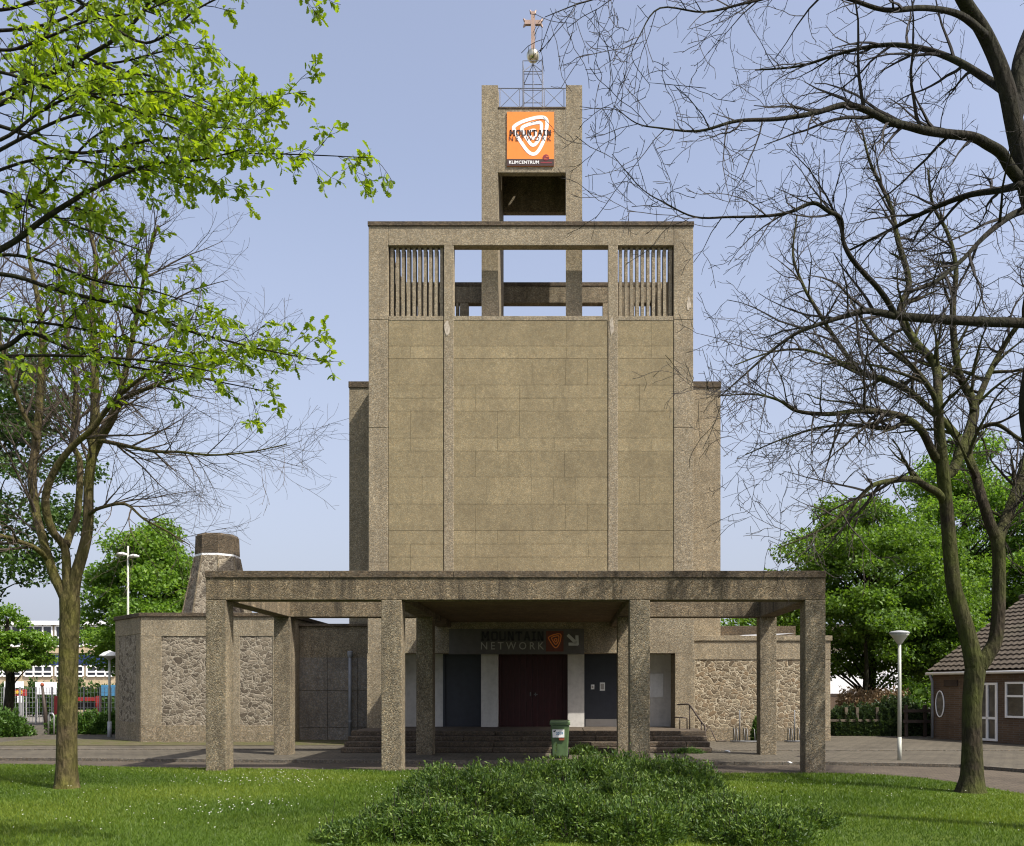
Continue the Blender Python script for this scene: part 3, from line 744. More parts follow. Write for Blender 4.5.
lw = thing('link_wall','dark shaded concrete wall of large slabs between baptistery and tower','wall',(-5.6,28.3,0))
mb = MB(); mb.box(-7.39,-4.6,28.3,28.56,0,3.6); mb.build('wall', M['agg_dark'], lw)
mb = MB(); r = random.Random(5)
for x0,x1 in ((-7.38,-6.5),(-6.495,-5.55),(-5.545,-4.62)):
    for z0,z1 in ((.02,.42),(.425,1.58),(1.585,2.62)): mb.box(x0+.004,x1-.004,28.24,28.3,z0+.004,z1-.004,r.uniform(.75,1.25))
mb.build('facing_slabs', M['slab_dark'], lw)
mb = MB(); mb.box(-7.39,-4.6,28.22,28.58,3.603,3.68); mb.build('coping', M['coping'], lw, bevel=.008)
dp = thing('downpipe','grey vertical downpipe on the shaded wall left of the steps','pipe',(-5.72,28,0))
x_ = (350-CX)*28.1/F+CAMX
mb = MB(); mb.tube([(x_,28.1,.05),(x_,28.1,2.8)],.05,10); mb.build('pipe', M['pvc'], dp, True)
mb = MB(); mb.lathe((x_,28.1,2.6),[(.05,0),(.085,.08),(.085,.2),(.06,.22)],12)
mb.build('pipe_head', M['pvc'], dp)
for z in (.6,1.7): mb = MB(); mb.lathe((x_,28.1,z),[(.06,0),(.06,.06)],12); mb.build('bracket', M['pvc'], dp)

an = thing('church_annex','low tan rubble stone annex wall right of the tower','building',(6.9,27.7,0))
YA = 27.7; za_ = 3.27
mb = MB(); mb.box(4.64,9.1,YA,33,0,za_-.16); mb.build('wall', M['agg'], an)
stone_wall_face(an,(4.64,YA),(9.1,YA),[(.02,4.2)],.44,2.53,za_-.16,M['rubble_warm'],M['agg'])
stone_wall_face(an,(9.1,YA),(9.1,33),[(.5,4.8)],.44,2.53,za_-.16,M['rubble_warm'],M['agg'])
mb = MB(); mb.box(4.64,9.17,YA-.07,33.05,za_-.157,za_); mb.build('coping', M['agg'], an, bevel=.01)
mb = MB(); mb.box(6.0,8.95,31.2,31.5,za_,3.82); mb.build('rear_parapet', M['coping'], an, bevel=.01)
mb = MB(); mb.face([(6.35,29.4,za_+.05),(7.2,28.6,za_+.02),(8.35,28.9,za_+.16),(8.4,29.6,za_+.2),(6.9,29.9,za_+.16)]); mb.face([(6.35,29.4,za_+.0),(6.9,29.9,za_+.1),(8.4,29.6,za_+.14),(8.35,28.9,za_+.1),(7.2,28.6,za_-.03)]); mb.build('roof_sheet', M['glazed'], an)

# bike stands and rubbish by the annex wall
def bike_stand(x, label):
    t = thing('bicycle_stand', label, 'bicycle stand', (x,27.1,0), 'grey bicycle stands by the annex wall')
    mb = MB(); mb.bar((x-.45,26.95,.06),(x+.45,26.95,.06),.022); mb.bar((x-.45,27.25,.06),(x+.45,27.25,.06),.022); mb.build('base_rail', M['stand'], t, True)
    for dx in (-.3,0,.3):
        mb = MB(); mb.tube([(x+dx-.05,26.95,.06),(x+dx-.05,27.05,.42),(x+dx-.05,27.2,.46),(x+dx-.05,27.25,.06)],.014,6); mb.tube([(x+dx+.03,26.95,.06),(x+dx+.03,27.05,.42),(x+dx+.03,27.2,.46),(x+dx+.03,27.25,.06)],.014,6); mb.build('wheel_hoop', M['stand'], t, True)
    mb = MB(); mb.bar((x-.18,27.1,.06),(x-.18,27.1,1.0),.02); mb.build('post', M['stand'], t, True)
bike_stand(6.4,'grey bicycle stand left of the right rear column, below the rubble wall')
bike_stand(8.05,'grey bicycle stand in the gap between the two right canopy columns')
t = MB(); t.tube([(4.95,27.2,.04),(5.15,27.3,.25),(5.35,27.4,.5),(5.45,27.35,.28),(5.55,27.3,.05),(5.85,27.25,.06)],.018,6)
tag(t.build('bent_bar', M['dark_steel'], None, True),'bent dark metal bar lying against the plinth of the rubble wall','scrap metal')

def litter(x,y,s,label,seed):
    rr = random.Random(seed); mb = MB(); n = 7; zc = .06
    ring0 = [(x+math.cos(2*math.pi*k/n)*s*rr.uniform(.6,1.2),y+math.sin(2*math.pi*k/n)*s*.6*rr.uniform(.6,1.2),zc+rr.uniform(-.012,.03)) for k in range(n)]
    top = (x,y,zc+s*.35); k0 = len(mb.v); mb.v += ring0+[top,(x,y,zc-.015)]; mb.tint += [1]*(n+2)
    for k in range(n): mb.f += [(k,(k+1)%n,n),((k+1)%n,k,n+1)]
    tag(mb.build('crumpled_paper', M['paper']), label, 'litter', 'litter on the paving')
q = G(727,752,.05); litter(q.x,q.y,.11,'white crumpled paper on the pavement right of the steps',1)
q = G(789,765.3,.0); litter(q.x,q.y-.02,.06,'small white scrap of paper on the path between the right columns',2)

# wheelie bin
q = G(560,760.5); BX,BY = (560-CX)*20.7/F+CAMX,20.75
bn = thing('wheelie_bin','faded green wheeled litter bin with white sticker in front of the steps','bin',(BX,BY,.03))
def taper(mb,cx,cy,w0,d0,w1,d1,z0,z1):
    n=len(mb.v)
    for (w_,d_,z) in ((w0,d0,z0),(w1,d1,z1)): mb.v += [(cx-w_,cy-d_,z),(cx+w_,cy-d_,z),(cx+w_,cy+d_,z),(cx-w_,cy+d_,z)]
    mb.f += [(n,n+3,n+2,n+1),(n+4,n+5,n+6,n+7),(n,n+1,n+5,n+4),(n+1,n+2,n+6,n+5),(n+2,n+3,n+7,n+6),(n+3,n,n+4,n+7)]; mb.tint += [1]*8
mb = MB(); taper(mb,BX,BY,.175,.19,.215,.25,.07,.80); mb.build('body', M['bin_green'], bn, bevel=.03)
mb = MB(); taper(mb,BX,BY,.235,.27,.235,.27,.80,.85); mb.build('rim', M['bin_green'], bn, bevel=.015)
mb = MB(); taper(mb,BX,BY-.005,.24,.28,.22,.25,.852,.905); mb.build('lid', M['bin_lid'], bn, bevel=.02)
mb = MB(); mb.tube([(BX-.2,BY+.29,.83),(BX-.2,BY+.35,.85),(BX+.2,BY+.35,.85),(BX+.2,BY+.29,.83)],.016,8); mb.build('handle', M['bin_green'], bn, True)
for sx in (-1,1):
    mb = MB(); mb.tube([(BX+sx*.16,BY+.17,.13),(BX+sx*.205,BY+.17,.13)],.1,18); mb.build('wheel', M['rubber'], bn)
mb = MB(); mb.box(BX-.17,BX+.10,BY-.262,BY-.22,.52,.70); stk = mb.build('sticker', M['paper'], bn)
mb = MB(); mb.box(BX-.15,BX-.11,BY-.266,BY-.262,.64,.68); mb.box(BX-.11,BX-.09,BY-.266,BY-.262,.66,.685); mb.build('sticker_mark', M['sign_black'], stk)
text_part('sticker_lettering','2019',BX-.09,BX+.07,.58,.645,BY-.263,M['blue_light'],stk,.003,.02)
mb = MB(); mb.box(BX-.02,BX+.10,BY-.252,BY-.2,.455,.515); mb.build('rust_mark', M['red_rust'], bn)

# lamps
def lamp(x,y,zt,label,cone):
    t = thing('street_lamp', label, 'street lamp', (x,y,0), 'low white post lamps')
    mb = MB(); mb.tube([(x,y,.0),(x,y,.55)],.045 if cone else .065,12); mb.build('base_sleeve', M['lamp_base'] if not cone else M['lamp_pole'], t, True)
    mb = MB(); mb.tube([(x,y,.55),(x,y,1.7),(x,y,zt-.28)],[.043,.04,.035],12); mb.build('pole', M['lamp_pole'], t, True)
    if cone:
        mb = MB(); mb.lathe((x,y,zt),[(.05,-.3),(.07,-.27),(.175,-.12),(.215,-.07)],24); mb.build('shade', M['lamp_pole'], t, True)
        mb = MB(); mb.lathe((x,y,zt),[(.22,-.068),(.22,-.045),(.18,-.02),(.05,0)],24); mb.build('hood', M['lamp_base'], t, True)
    else:
        mb = MB(); mb.lathe((x,y,zt),[(.05,-.32),(.12,-.25),(.26,-.2)],24); mb.build('shade', M['lamp_base'], t, True)
        mb = MB(); mb.lathe((x,y,zt),[(.32,-.198),(.31,-.16),(.17,-.06),(.06,-.02),(.03,0)],24); mb.build('hood', M['lamp_white'], t, True)
q = G(899.5,760.3,.03); lamp(q.x,q.y,CAMZ+(HY-630.5)*q.y/F,'slim pale street lamp with conical head near the right tree',True)
q = G(109.5,738); lamp(q.x,q.y,CAMZ+(HY-650.5)*q.y/F,'white mushroom topped street lamp left of the baptistery',False)
t = thing('tall_street_lamp','tall thin white street lamp with two heads rising behind the baptistery','street lamp',((128-CX)*35.5/F+CAMX,35.5,0))
x_,y_ = (128-CX)*35.5/F+CAMX,35.5
mb = MB(); mb.tube([(x_,y_,0),(x_,y_,CAMZ+(HY-546)*35.5/F)],[.055,.035],10); mb.build('pole', M['lamp_pole'], t, True)
for sx in (-1,1):
    mb = MB(); zz = CAMZ+(HY-(557 if sx>0 else 555))*35.5/F
    mb.tube([(x_,y_,zz),(x_+sx*.25,y_,zz+.05)],.03,6); mb.lathe((x_+sx*.24,y_,zz+.02),[(.05,.09),(.19,.04),(.18,-.03),(.08,-.05)][::-1],14); mb.build('lamp_head', M['lamp_white'], t, True)

# ------------------------------------------------------------------ brick house on the right
hs = thing('brick_house','low brown brick house with tiled roof at the right edge','house',(14,26,0))
A = Vector((12.97,29.4)); dirw = Vector((1.4,-3.4)).normalized(); perp = Vector((-dirw.y,dirw.x)); perp = perp if perp.x>0 else -perp
LW,DW,ZE,SL = 13.0,8.4,2.22,math.tan(R(31))
def HP(a,b,z): q = A+dirw*a+perp*b; return (q.x,q.y,z)
mb = MB()
c = [HP(0,0,0),HP(LW,0,0),HP(LW,DW,0),HP(0,DW,0)]
mb.prism([(p[0],p[1]) for p in c],0,ZE)
for a in (0,LW): mb.face([HP(a,0,ZE),HP(a,DW,ZE),HP(a,DW/2,ZE+DW/2*SL)])
mb.build('wall', M['brick'], hs)
def roof_side(flip):
    rows,cols = 17,int((LW+.2)/.215); V=[];Fs=[]
    lenS = (DW/2+.15)/math.cos(R(31)); rh = lenS/rows; sub = 6
    nx = cols*sub+1
    for i in range(rows):
        for e in (0,1):
            s = (i+e)*rh; lift = .045*(1-e)+.012
            for k in range(nx):
                a = -.08+k*.215/sub; wv = .014*math.cos(2*math.pi*k/sub)
                b = -.15+s*math.cos(R(31)); z = ZE-.15*SL+s*math.sin(R(31))+lift+wv+.06
                V.append(HP(a,b if not flip else DW-b,z))
    for i in range(rows*2-1):
        for k in range(nx-1):
            n0=i*nx+k; Fs.append((n0,n0+1,n0+nx+1,n0+nx) if flip else (n0,n0+nx,n0+nx+1,n0+1))
    return V,Fs
mb = MB()
for fl in (False,True):
    V,Fs = roof_side(fl); n=len(mb.v); mb.v+=V; mb.f+=[tuple(n+i for i in f) for f in Fs]; mb.tint+=[1]*len(V)
rf = mb.build('roof', M['tile'], hs)
mb = MB()
for k in range(int(LW/.4)+1): mb.tube([HP(-.25+k*.4,DW/2,ZE+DW/2*SL+.06),HP(-.25+k*.4+.42,DW/2,ZE+DW/2*SL+.075)],[.1,.115],8)
mb.build('ridge_tiles', M['tile'], rf)
mb = MB(); mb.tube([HP(-.08,-.2,ZE-.09),HP(LW+.1,-.2,ZE-.09)],.045,10); mb.build('gutter', M['white_frame'], hs, True)
mb = MB()
u2,w2 = (dirw.x,dirw.y),(-perp.x,-perp.y)
mb.obox((HP(-.06,0,0)[0],HP(-.06,0,0)[1]),u2,w2,LW+.1,.02,.17,ZE-.13,ZE-.09); mb.build('eave_board', M['white_frame'], hs)
mb = MB(); mb.tube([HP(.08,-.2,ZE-.12),HP(.08,-.1,ZE-.35),HP(.08,-.1,.05)],.045,8); mb.build('downpipe', M['pvc'], hs, True)
def framed(name,a0,a1,z0,z1,bars,fw=.06):
    p = HP(a0,0,0); mb = MB(); mb.obox((p[0],p[1]),u2,w2,a1-a0,.0,.012,z0,z1); pane = mb.build(name, M['glass'], hs)
    mb = MB(); L=a1-a0
    def ob(s0,s1,zz0,zz1): q=HP(a0+s0,0,0); mb.obox((q[0],q[1]),u2,w2,s1-s0,.002,.05,zz0,zz1)
    ob(0,fw,z0,z1); ob(L-fw,L,z0,z1); ob(fw+.001,L-fw-.001,z1-fw,z1); ob(fw+.001,L-fw-.001,z0,z0+fw)
    for k,v in bars:
        if k=='v': ob(v-fw/2,v+fw/2,z0+fw+.001,z1-fw-.001)
        else: ob(fw+.002,L-fw-.002,v-fw/2,v+fw/2)
    mb.build('frame', M['white_frame'], pane); return pane
def along(px):  # parameter along house wall for a picture column
    k=(px-CX)/F; return (k*A.y-(A.x-CAMX))/(dirw.x-k*dirw.y)
a0,a1 = along(978),along(998)
framed('door',a0,a1,.06,1.82,[('v',(a1-a0)/2),('h',.75)],.07)
a0,a1 = along(1006),along(1026); framed('window',a0,a1,.78,1.84,[('h',1.42)],.06)
a0,a1 = along(1026)+1.2,along(1026)+2.4; framed('window',a0,a1,.78,1.84,[('h',1.42)],.06)
ac = along(940.5); mb = MB(); n=20; pc=[]
pts=[HP(ac+.17*math.cos(2*math.pi*k/n),-.03,1.15+.42*math.sin(2*math.pi*k/n)) for k in range(n)]
mb.face(pts); ow = mb.build('oval_window', M['glass'], hs)
mb = MB(); mb.tube(pts+[pts[0]],.02,6,False); mb.build('frame', M['white_frame'], ow)
pq=HP(.5,0,0); mb=MB(); mb.obox((pq[0],pq[1]),u2,w2,.55,.0,.04,1.72,1.92); mb.build('name_plate', M['dark_wood'], hs)

# ------------------------------------------------------------------ foliage tools
def unit(v): return v/np.maximum(np.linalg.norm(v,axis=1,keepdims=True),1e-9)
def leaves(name, pos, d, nrm, length, width, m, parent, tint, fold=.25):
    """two-triangle folded leaves"""
    n=len(pos); d=unit(d); s=unit(np.cross(d,nrm)); up=unit(np.cross(s,d))
    L=length[:,None]; W=width[:,None]
    V=np.empty((n,4,3),np.float32)
    V[:,0]=pos; V[:,2]=pos+d*L
    mid=pos+d*L*.45
    V[:,1]=mid+s*W*.5+up*W*fold; V[:,3]=mid-s*W*.5+up*W*fold
    b=np.arange(n)*4
    Fs=np.concatenate([np.stack([b,b+1,b+2],1),np.stack([b,b+2,b+3],1)])
    return np_mesh(name,V.reshape(-1,3),Fs,3,m,parent,np.repeat(tint,4))
def rand_dirs(n, g=rng):
    return unit(g.normal(size=(n,3)))
def polywalk(pts, n_per=6):
    """Catmull-Rom resample of (Vector,radius) list"""
    out=[]; k=len(pts)
    for i in range(k-1):
        p0=pts[max(i-1,0)];p1=pts[i];p2=pts[i+1];p3=pts[min(i+2,k-1)]
        for s in range(n_per):
            t=s/n_per
            a=.5*((p1[0]*2)+(p2[0]-p0[0])*t+(p0[0]*2-p1[0]*5+p2[0]*4-p3[0])*t*t+(p1[0]*3-p0[0]-p2[0]*3+p3[0])*t**3)
            out.append((a,p1[1]+(p2[1]-p1[1])*t))
    out.append(pts[-1]); return out
class Tree:
    def __init__(s, seed): s.r=random.Random(seed); s.thick=MB(); s.thin=MB(); s.tips=[]; s.nt=0
    def emit(s, path):
        rm=max(p[1] for p in path)
        n=9 if rm>.05 else 6 if rm>.02 else 4 if rm>.009 else 3
        (s.thick if rm>.028 else s.thin).tube([p[0] for p in path],[p[1] for p in path],n)
    def rv(s): 
        r=s.r; return Vector((r.gauss(0,1),r.gauss(0,1),r.gauss(0,1))).normalized()
    def limb(s, pts, wob=.0, n_per=5):
        path=polywalk(pts,n_per)
        if wob: path=[(p+s.rv()*wob*min(1,i/4),q) for i,(p,q) in enumerate(path)]
        s.emit(path); return path
    def twig(s, p, d, L, rad, lev, cfg):
        r=s.r; c=cfg[lev]; n=max(3,int(L/c['seg'])); step=L/n; path=[(p.copy(),rad)]
        d=d.normalized(); q=p.copy()
        zig = s.rv()
        for i in range(n):
            d=(d+s.rv()*c['wander']+Vector((0,0,c['trop']))*(1.0/n)+Vector(c.get('pull',(0,0,0)))*(1.0/n)).normalized()
            q=q+d*step; path.append((q.copy(),max(c['rmin'],rad*(1-(i+1)/n*c['taper']))))
        s.emit(path); s.nt+=1
        if lev+1<len(cfg):
            s.sprout(path, L, lev+1, cfg)
        else: s.tips.append((q.copy(),d.copy()))
        if lev+1<len(cfg) and lev>0: s.tips.append((q.copy(),d.copy()))
    def sprout(s, path, L, lev, cfg, t0=.12, scale=1.0, dens=1.0):
        r=s.r; c=cfg[lev]
        n=max(1,int(L*c['per_m']*dens+r.random()))
        for k in range(n):
            t=t0+(1-t0)*((k+r.random())/n); i=min(int(t*(len(path)-1)),len(path)-2); fr=t*(len(path)-1)-i
            p=path[i][0].lerp(path[i+1][0],fr); rad=path[i][1]*(1-fr)+path[i+1][1]*fr
            ax=(path[i+1][0]-path[i][0]).normalized()
            perp_=(s.rv()); perp_=(perp_-ax*perp_.dot(ax)).normalized()
            if c.get('up'): perp_=(perp_+Vector((0,0,c['up']))).normalized()
            if c.get('bias'): perp_=(perp_+Vector(c['bias'])).normalized()
            a=R(r.uniform(*c['ang'])); d=ax*math.cos(a)+perp_*math.sin(a)
            ll=r.uniform(*c['len'])*scale*(1-.45*t)
            s.twig(p,d,ll,min(rad*.62,c['r']),lev,cfg)
    def build(s, root, mt, mtw):
        s.thick.build('trunk', mt, root, True)
        o=s.thin.build('crown', mtw, root, False); return o
def W(L, D, px=None):
    """list of (px,py,rpx[,D]) to world path"""
    out=[]
    for e in L:
        d=e[3] if len(e)>3 else D
        out.append((P(e[0],e[1],d),e[2]*d/F))
    return out

CFG_R=[None,
 dict(seg=.16,wander=.20,trop=.10,taper=.8,rmin=.004,per_m=3.1,ang=(30,65),len=(1.0,2.4),r=.03),
 dict(seg=.09,wander=.32,trop=.08,taper=.7,rmin=.0042,per_m=6.0,ang=(30,70),len=(.4,1.15),r=.012),
 dict(seg=.06,wander=.42,trop=.04,taper=.6,rmin=.0032,per_m=6.4,ang=(30,75),len=(.12,.40),r=.006)]
# ---- right bare tree
D0=14.1
rt=thing('bare_tree','forked leafless tree with mossy trunk on the lawn at right','tree',tuple(G(970,792)),'leafless trees around the lawn')
T=Tree(11)
T.limb(W([(971,797,19),(971,790,15),(972,775,11.3),(972,745,9.7),(972,705,9.3),(975,672,10),(977,655,9)],D0),0,4)
limbs=[]
A_=T.limb(W([(975,668,9.5),(969,640,8.4),(959,605,7.8),(953,581,7.4),(947,513,6.6),(943,471,6.4,14.0),(939,428,5.2,13.9),(938,400,4.6,13.8),(935,365,4.2,14.2),(914,340,4.0,14.6),(900,312,3.6,14.9),(909,283,3.2,15.1),(898,241,2.6,15.3),(890,205,2,15.5),(871,165,1.4,15.7),(862,130,.9,15.8)],D0)); 
B_=T.limb(W([(978,668,8.5),(989,653,7.5),(996,638,6.9),(999,600,6.5),(999,560,6.3),(998,540,6.6),(1003,528,5.4,14.3),(1015,496,5.6,14.6),(1024,468,5,14.9),(1036,425,4.2,15.2),(1040,380,3.5,15.4),(1050,320,2.6,15.6),(1048,260,1.7,15.8),(1056,200,1,16)],D0))
B1=T.limb(W([(998,542,6),(991,526,5.4),(983,502,5),(976,477,4.6,14.3),(966,452,4.2,14.5),(950,428,3.8,14.7),(928,408,3.4,14.9),(907,390,3.1,15.0),(882,379,2.9,15.2),(860,371,2.6,15.3),(836,340,2.2,15.4),(814,305,1.8,15.5),(803,285,1.5,15.6),(793,255,1.2,15.7),(797,216,.8,15.8)],D0))
C1=T.limb(W([(944,476,5.5),(953,470,5.4,14.3),(961,452,5.2,14.5),(970,430,5.4,14.7),(974,405,4.6,14.9),(960,376,3.8,15),(954,340,3.4,15.1),(953,305,3,15.2),(956,269,2.4,15.3),(948,234,1.9,15.4),(933,205,1.4,15.5),(928,170,.9,15.6)],D0))
C2=T.limb(W([(973,412,3.6,14.8),(983,388,3.2,15),(993,366,2.9,15.2),(1010,336,2.5,15.4),(1026,315,2.1,15.6),(1050,280,1.4,15.8),(1070,250,.8,16)],D0))
E1=T.limb(W([(944,502,4.2),(937,492,3.9,13.9),(927,487,3.6,13.7),(913,479,3.2,13.5),(890,481,2.8,13.2),(872,486,2.3,12.9),(852,505,1.8,12.7),(830,524,1.4,12.5),(806,537,1,12.4),(778,548,.6,12.3)],D0))
E2=T.limb(W([(941,462,4.4),(934,455,4.2,13.9),(922,431,3.9,13.7),(907,419,3.5,13.5),(888,413,3.1,13.2),(858,411,2.7,12.9),(828,414,2.2,12.7),(797,411,1.8,12.5),(778,400,1.3,12.4),(752,394,.9,12.3),(722,396,.5,12.2)],D0))
E3=T.limb(W([(907,419,2.6,13.5),(893,428,2.3,13.4),(878,428,2,13.3),(850,425,1.6,13),(818,428,1.2,12.8),(780,440,.8,12.6),(745,455,.5,12.5)],D0))
E4=T.limb(W([(936,398,3.2,13.8),(924,380,2.9,13.9),(910,365,2.6,14.2),(885,347,2.1,14.6),(868,328,1.6,15),(850,300,1,15.3)],D0))
E5=T.limb(W([(972,432,2.4,14.7),(995,424,2.1,14.5),(1018,438,1.7,14.3),(1040,450,1.2,14.1),(1060,455,.7,14)],D0))
E7=T.limb(W([(1015,496,4.2,14.6),(1062,440,3.6,14.8),(1120,390,2.9,15),(1180,325,2.1,15.2),(1235,255,1.2,15.4)],D0))
E8=T.limb(W([(1024,468,4.2,14.9),(1075,395,3.6,15.1),(1112,300,2.8,15.3),(1132,200,1.8,15.5),(1140,120,1,15.6)],D0))
E9=T.limb(W([(1010,336,2.5,15.2),(1060,270,2.2,15.3),(1112,200,1.7,15.4),(1150,120,1,15.5)],D0))
E6=T.limb(W([(860,371,2,15.3),(840,362,1.7,15.1),(806,350,1.3,14.9),(772,352,.9,14.7),(735,365,.6,14.5)],D0))
for pth,dn,t0 in ((A_,.9,.42),(B_,.8,.4),(B1,1.1,.2),(C1,1.0,.3),(C2,1,.1),(E1,1.15,.25),(E2,1.25,.25),(E3,1.2,.15),(E4,1.1,.1),(E5,.9,.1),(E6,1.2,.1),(E7,1.3,.15),(E8,1.3,.15),(E9,1.2,.1)):
    L=sum((pth[i+1][0]-pth[i][0]).length for i in range(len(pth)-1))
    T.sprout(pth,L,1,CFG_R,t0,.82,dn)
    T.sprout(pth,L,2,CFG_R,t0,1.0,.35)
T.build(rt,M['bark_right'],M['twig_right'])
# broken stub
# ---- right near tree (trunk outside the frame)
D1=10.2
nt_=thing('dark_bare_tree','dark leafless tree leaning in from the right edge with long reaching boughs','tree',tuple(P(1066,700,D1).xy)+(0,),'leafless trees around the lawn')
T=Tree(23)
gz=HY+CAMZ*F/D1
T.limb(W([(1082,gz+4,22),(1076,gz-20,17),(1070,700,14),(1056,540,12.5),(1034,430,12),(1033,385,11.5),(1046,320,11),(1044,245,10.5),(1030,196,10),(1015,128,8.8),(1004,80,8),(985,35,7.3),(962,-2,6.5,9.9),(940,-50,5.5,9.7),(915,-110,4,9.5),(900,-180,2.3,9.3)],D1),0,5)
n1=T.limb(W([(1013,128,7.5),(1019,100,7,10.4),(1018,70,6.5,10.5),(1024,45,6,10.6),(1040,0,5,10.8),(1060,-80,3,11)],D1))
n2=T.limb(W([(1022,182,6),(1010,168,5.6,10.1),(1001,153,5.4,10),(987,144,5,9.9),(973,137,4.6,9.8),(950,134,4.3,9.7),(927,131,4,9.5),(908,126,3.8,9.4),(888,121,3.5,9.2),(866,110,3.2,9),(844,105,2.9,8.9),(815,113,2.4,8.7),(778,119,2,8.5),(737,121,1.6,8.3),(699,131,1.2,8.2),(660,128,.8,8.1),(636,123,.6,8),(614,106,.4,8)],D1))
n3=T.limb(W([(1046,326,6),(1024,323,5,10),(990,322,4.8,9.8),(953,320,4.5,9.6),(920,318,4.2,9.4),(893,315,4,9.2),(870,311,3,9.0),(857,313,2.7,8.9),(829,321,2.2,8.8),(797,333,1.8,8.7),(770,352,1.3,8.6),(742,377,.9,8.5),(718,398,.5,8.5)],D1))
n4=T.limb(W([(895,315,3.4,9.2),(888,302,3.2,9.1),(877,287,3,9),(862,271,2.8,8.9),(850,256,2.6,8.8),(843,240,2.3,8.8),(841,219,2.1,8.7),(828,211,2.0,8.6),(813,203,1.9,8.6),(790,212,1.6,8.5),(766,216,1.4,8.4),(730,217,1.1,8.3),(695,217,.9,8.2),(665,203,.7,8.1),(641,188,.5,8.1),(612,154,.35,8)],D1))
n5=T.limb(W([(1003,90,4.2),(985,78,3.8,10.5),(955,60,3.2,10.8),(920,48,2.6,11.1),(885,45,2.1,11.4),(845,52,1.6,11.6),(800,66,1.1,11.8),(755,70,.7,12)],D1))
n6=T.limb(W([(985,35,4,9.9),(960,15,3.4,9.5),(925,8,2.8,9.1),(885,10,2.4,8.8),(845,-2,2,8.6),(800,-8,1.6,8.4),(750,2,1.3,8.2),(705,12,1,8),(660,8,.8,7.9),(640,35,.55,7.8),(632,58,.4,7.8),(650,85,.3,7.8)],D1))
n7=T.limb(W([(960,-5,4,9.9),(900,-40,3,9.2),(820,-50,2.4,8.6),(740,-40,1.8,8.2),(660,-25,1.3,7.8),(600,-3,.9,7.6),(575,5,.6,7.5),(545,17,.35,7.4)],D1))
n8=T.limb(W([(1020,185,4,10.1),(1000,190,3.4,10.6),(965,196,2.8,11),(925,212,2.2,11.4),(890,230,1.6,11.7),(850,250,1,12)],D1))
n9=T.limb(W([(1034,208,4,10.1),(1012,215,3.4,9.6),(985,236,2.8,9.2),(960,262,2.2,8.9),(930,285,1.6,8.6),(900,292,1,8.4)],D1))
CFG_N=[None,
 dict(seg=.14,wander=.20,trop=.05,taper=.8,rmin=.0035,per_m=3.8,ang=(25,60),len=(.7,1.9),r=.02),
 dict(seg=.075,wander=.32,trop=.05,taper=.7,rmin=.003,per_m=6.8,ang=(30,65),len=(.25,.8),r=.0075),
 dict(seg=.045,wander=.42,trop=.03,taper=.6,rmin=.0024,per_m=8,ang=(30,75),len=(.07,.25),r=.0045)]
for pth,dn,t0,sc1 in ((n1,.5,.4,1),(n2,1.15,.22,.9),(n3,.9,.42,.8),(n4,1.0,.3,.75),(n5,1.1,.15,1),(n6,.8,.2,.6),(n7,.5,.2,.5),(n8,1.1,.15,.9),(n9,1.0,.15,.9)):
    L=sum((pth[i+1][0]-pth[i][0]).length for i in range(len(pth)-1))
    T.sprout(pth,L,1,CFG_N,t0,sc1,dn); T.sprout(pth,L,2,CFG_N,t0,1.0,.3)
T.build(nt_,M['bark_dark'],M['twig_dark'])
# ---- left bare tree
D2=14.7
lt2=thing('bare_tree','leafless multi-stemmed tree with moss green trunk on the lawn at left','tree',tuple(G(67,788)),'leafless trees around the lawn')
T=Tree(31)
T.limb(W([(67,791,14),(67,783,11.5),(67,765,10),(67,740,9.6),(68,700,9.2),(69,650,9.0),(70,615,9.4),(70,600,9.6),(71,588,6.5),(72,578,4)],D2),0,4)
la=T.limb(W([(69,606,6),(62,591,5.2),(54,575,4.7),(49,560,4.4),(42,536,4.1),(36,512,3.9,14.9),(32,475,4.2,15),(36,444,4,15.1),(40,395,3.5,15.2),(42,338,2.9,15.3),(38,300,2.4,15.4),(30,262,1.8,15.5),(26,225,1.2,15.6)],D2))
lb=T.limb(W([(69,604,5.5),(67,578,4.4),(65,549,4),(54,533,3.6,14.5),(47,515,4,14.4),(46,495,3.7,14.3),(55,470,3.4,14.2),(72,447,3.1,14.1),(91,430,2.8,14),(108,408,2.4,13.9),(121,394,2,13.8),(150,372,1.6,13.6),(185,355,1.2,13.4),(222,350,.8,13.2)],D2))
lc=T.limb(W([(71,606,7),(76,576,5.8),(83,552,5.3),(88,527,5),(89,481,4.6),(93,451,4.4),(95,420,4.6,14.9),(95,395,4.2,15),(94,338,3.4,15.2),(92,300,2.8,15.3),(96,262,2.2,15.4),(90,225,1.5,15.5),(93,190,.9,15.6)],D2))
ld=T.limb(W([(93,455,4.2),(100,440,3.9),(113,417,3.6,14.5),(121,391,3.2,14.4),(128,360,2.8,14.3),(134,330,2.4,14.2),(141,295,2,14.1),(147,262,1.5,14),(158,225,1,13.9)],D2))
le=T.limb(W([(66,546,4),(72,528,3.7,15),(78,510,3.4,15.2),(80,463,3,15.5),(73,444,2.7,15.6),(75,410,2.4,15.8),(75,383,2.1,15.9),(68,338,1.7,16.1),(60,290,1.3,16.3),(58,250,.8,16.5)],D2))
lf=T.limb(W([(98,440,2.2),(118,444,2,14.3),(151,451,1.6,14),(180,452,1.3,13.8),(212,455,1,13.6),(250,452,.7,13.4),(287,444,.4,13.2)],D2))
lg=T.limb(W([(88,515,2),(100,508,1.8,14.4),(125,504,1.5,14.2),(144,519,1.2,14),(165,530,.9,13.9),(190,545,.5,13.8)],D2))
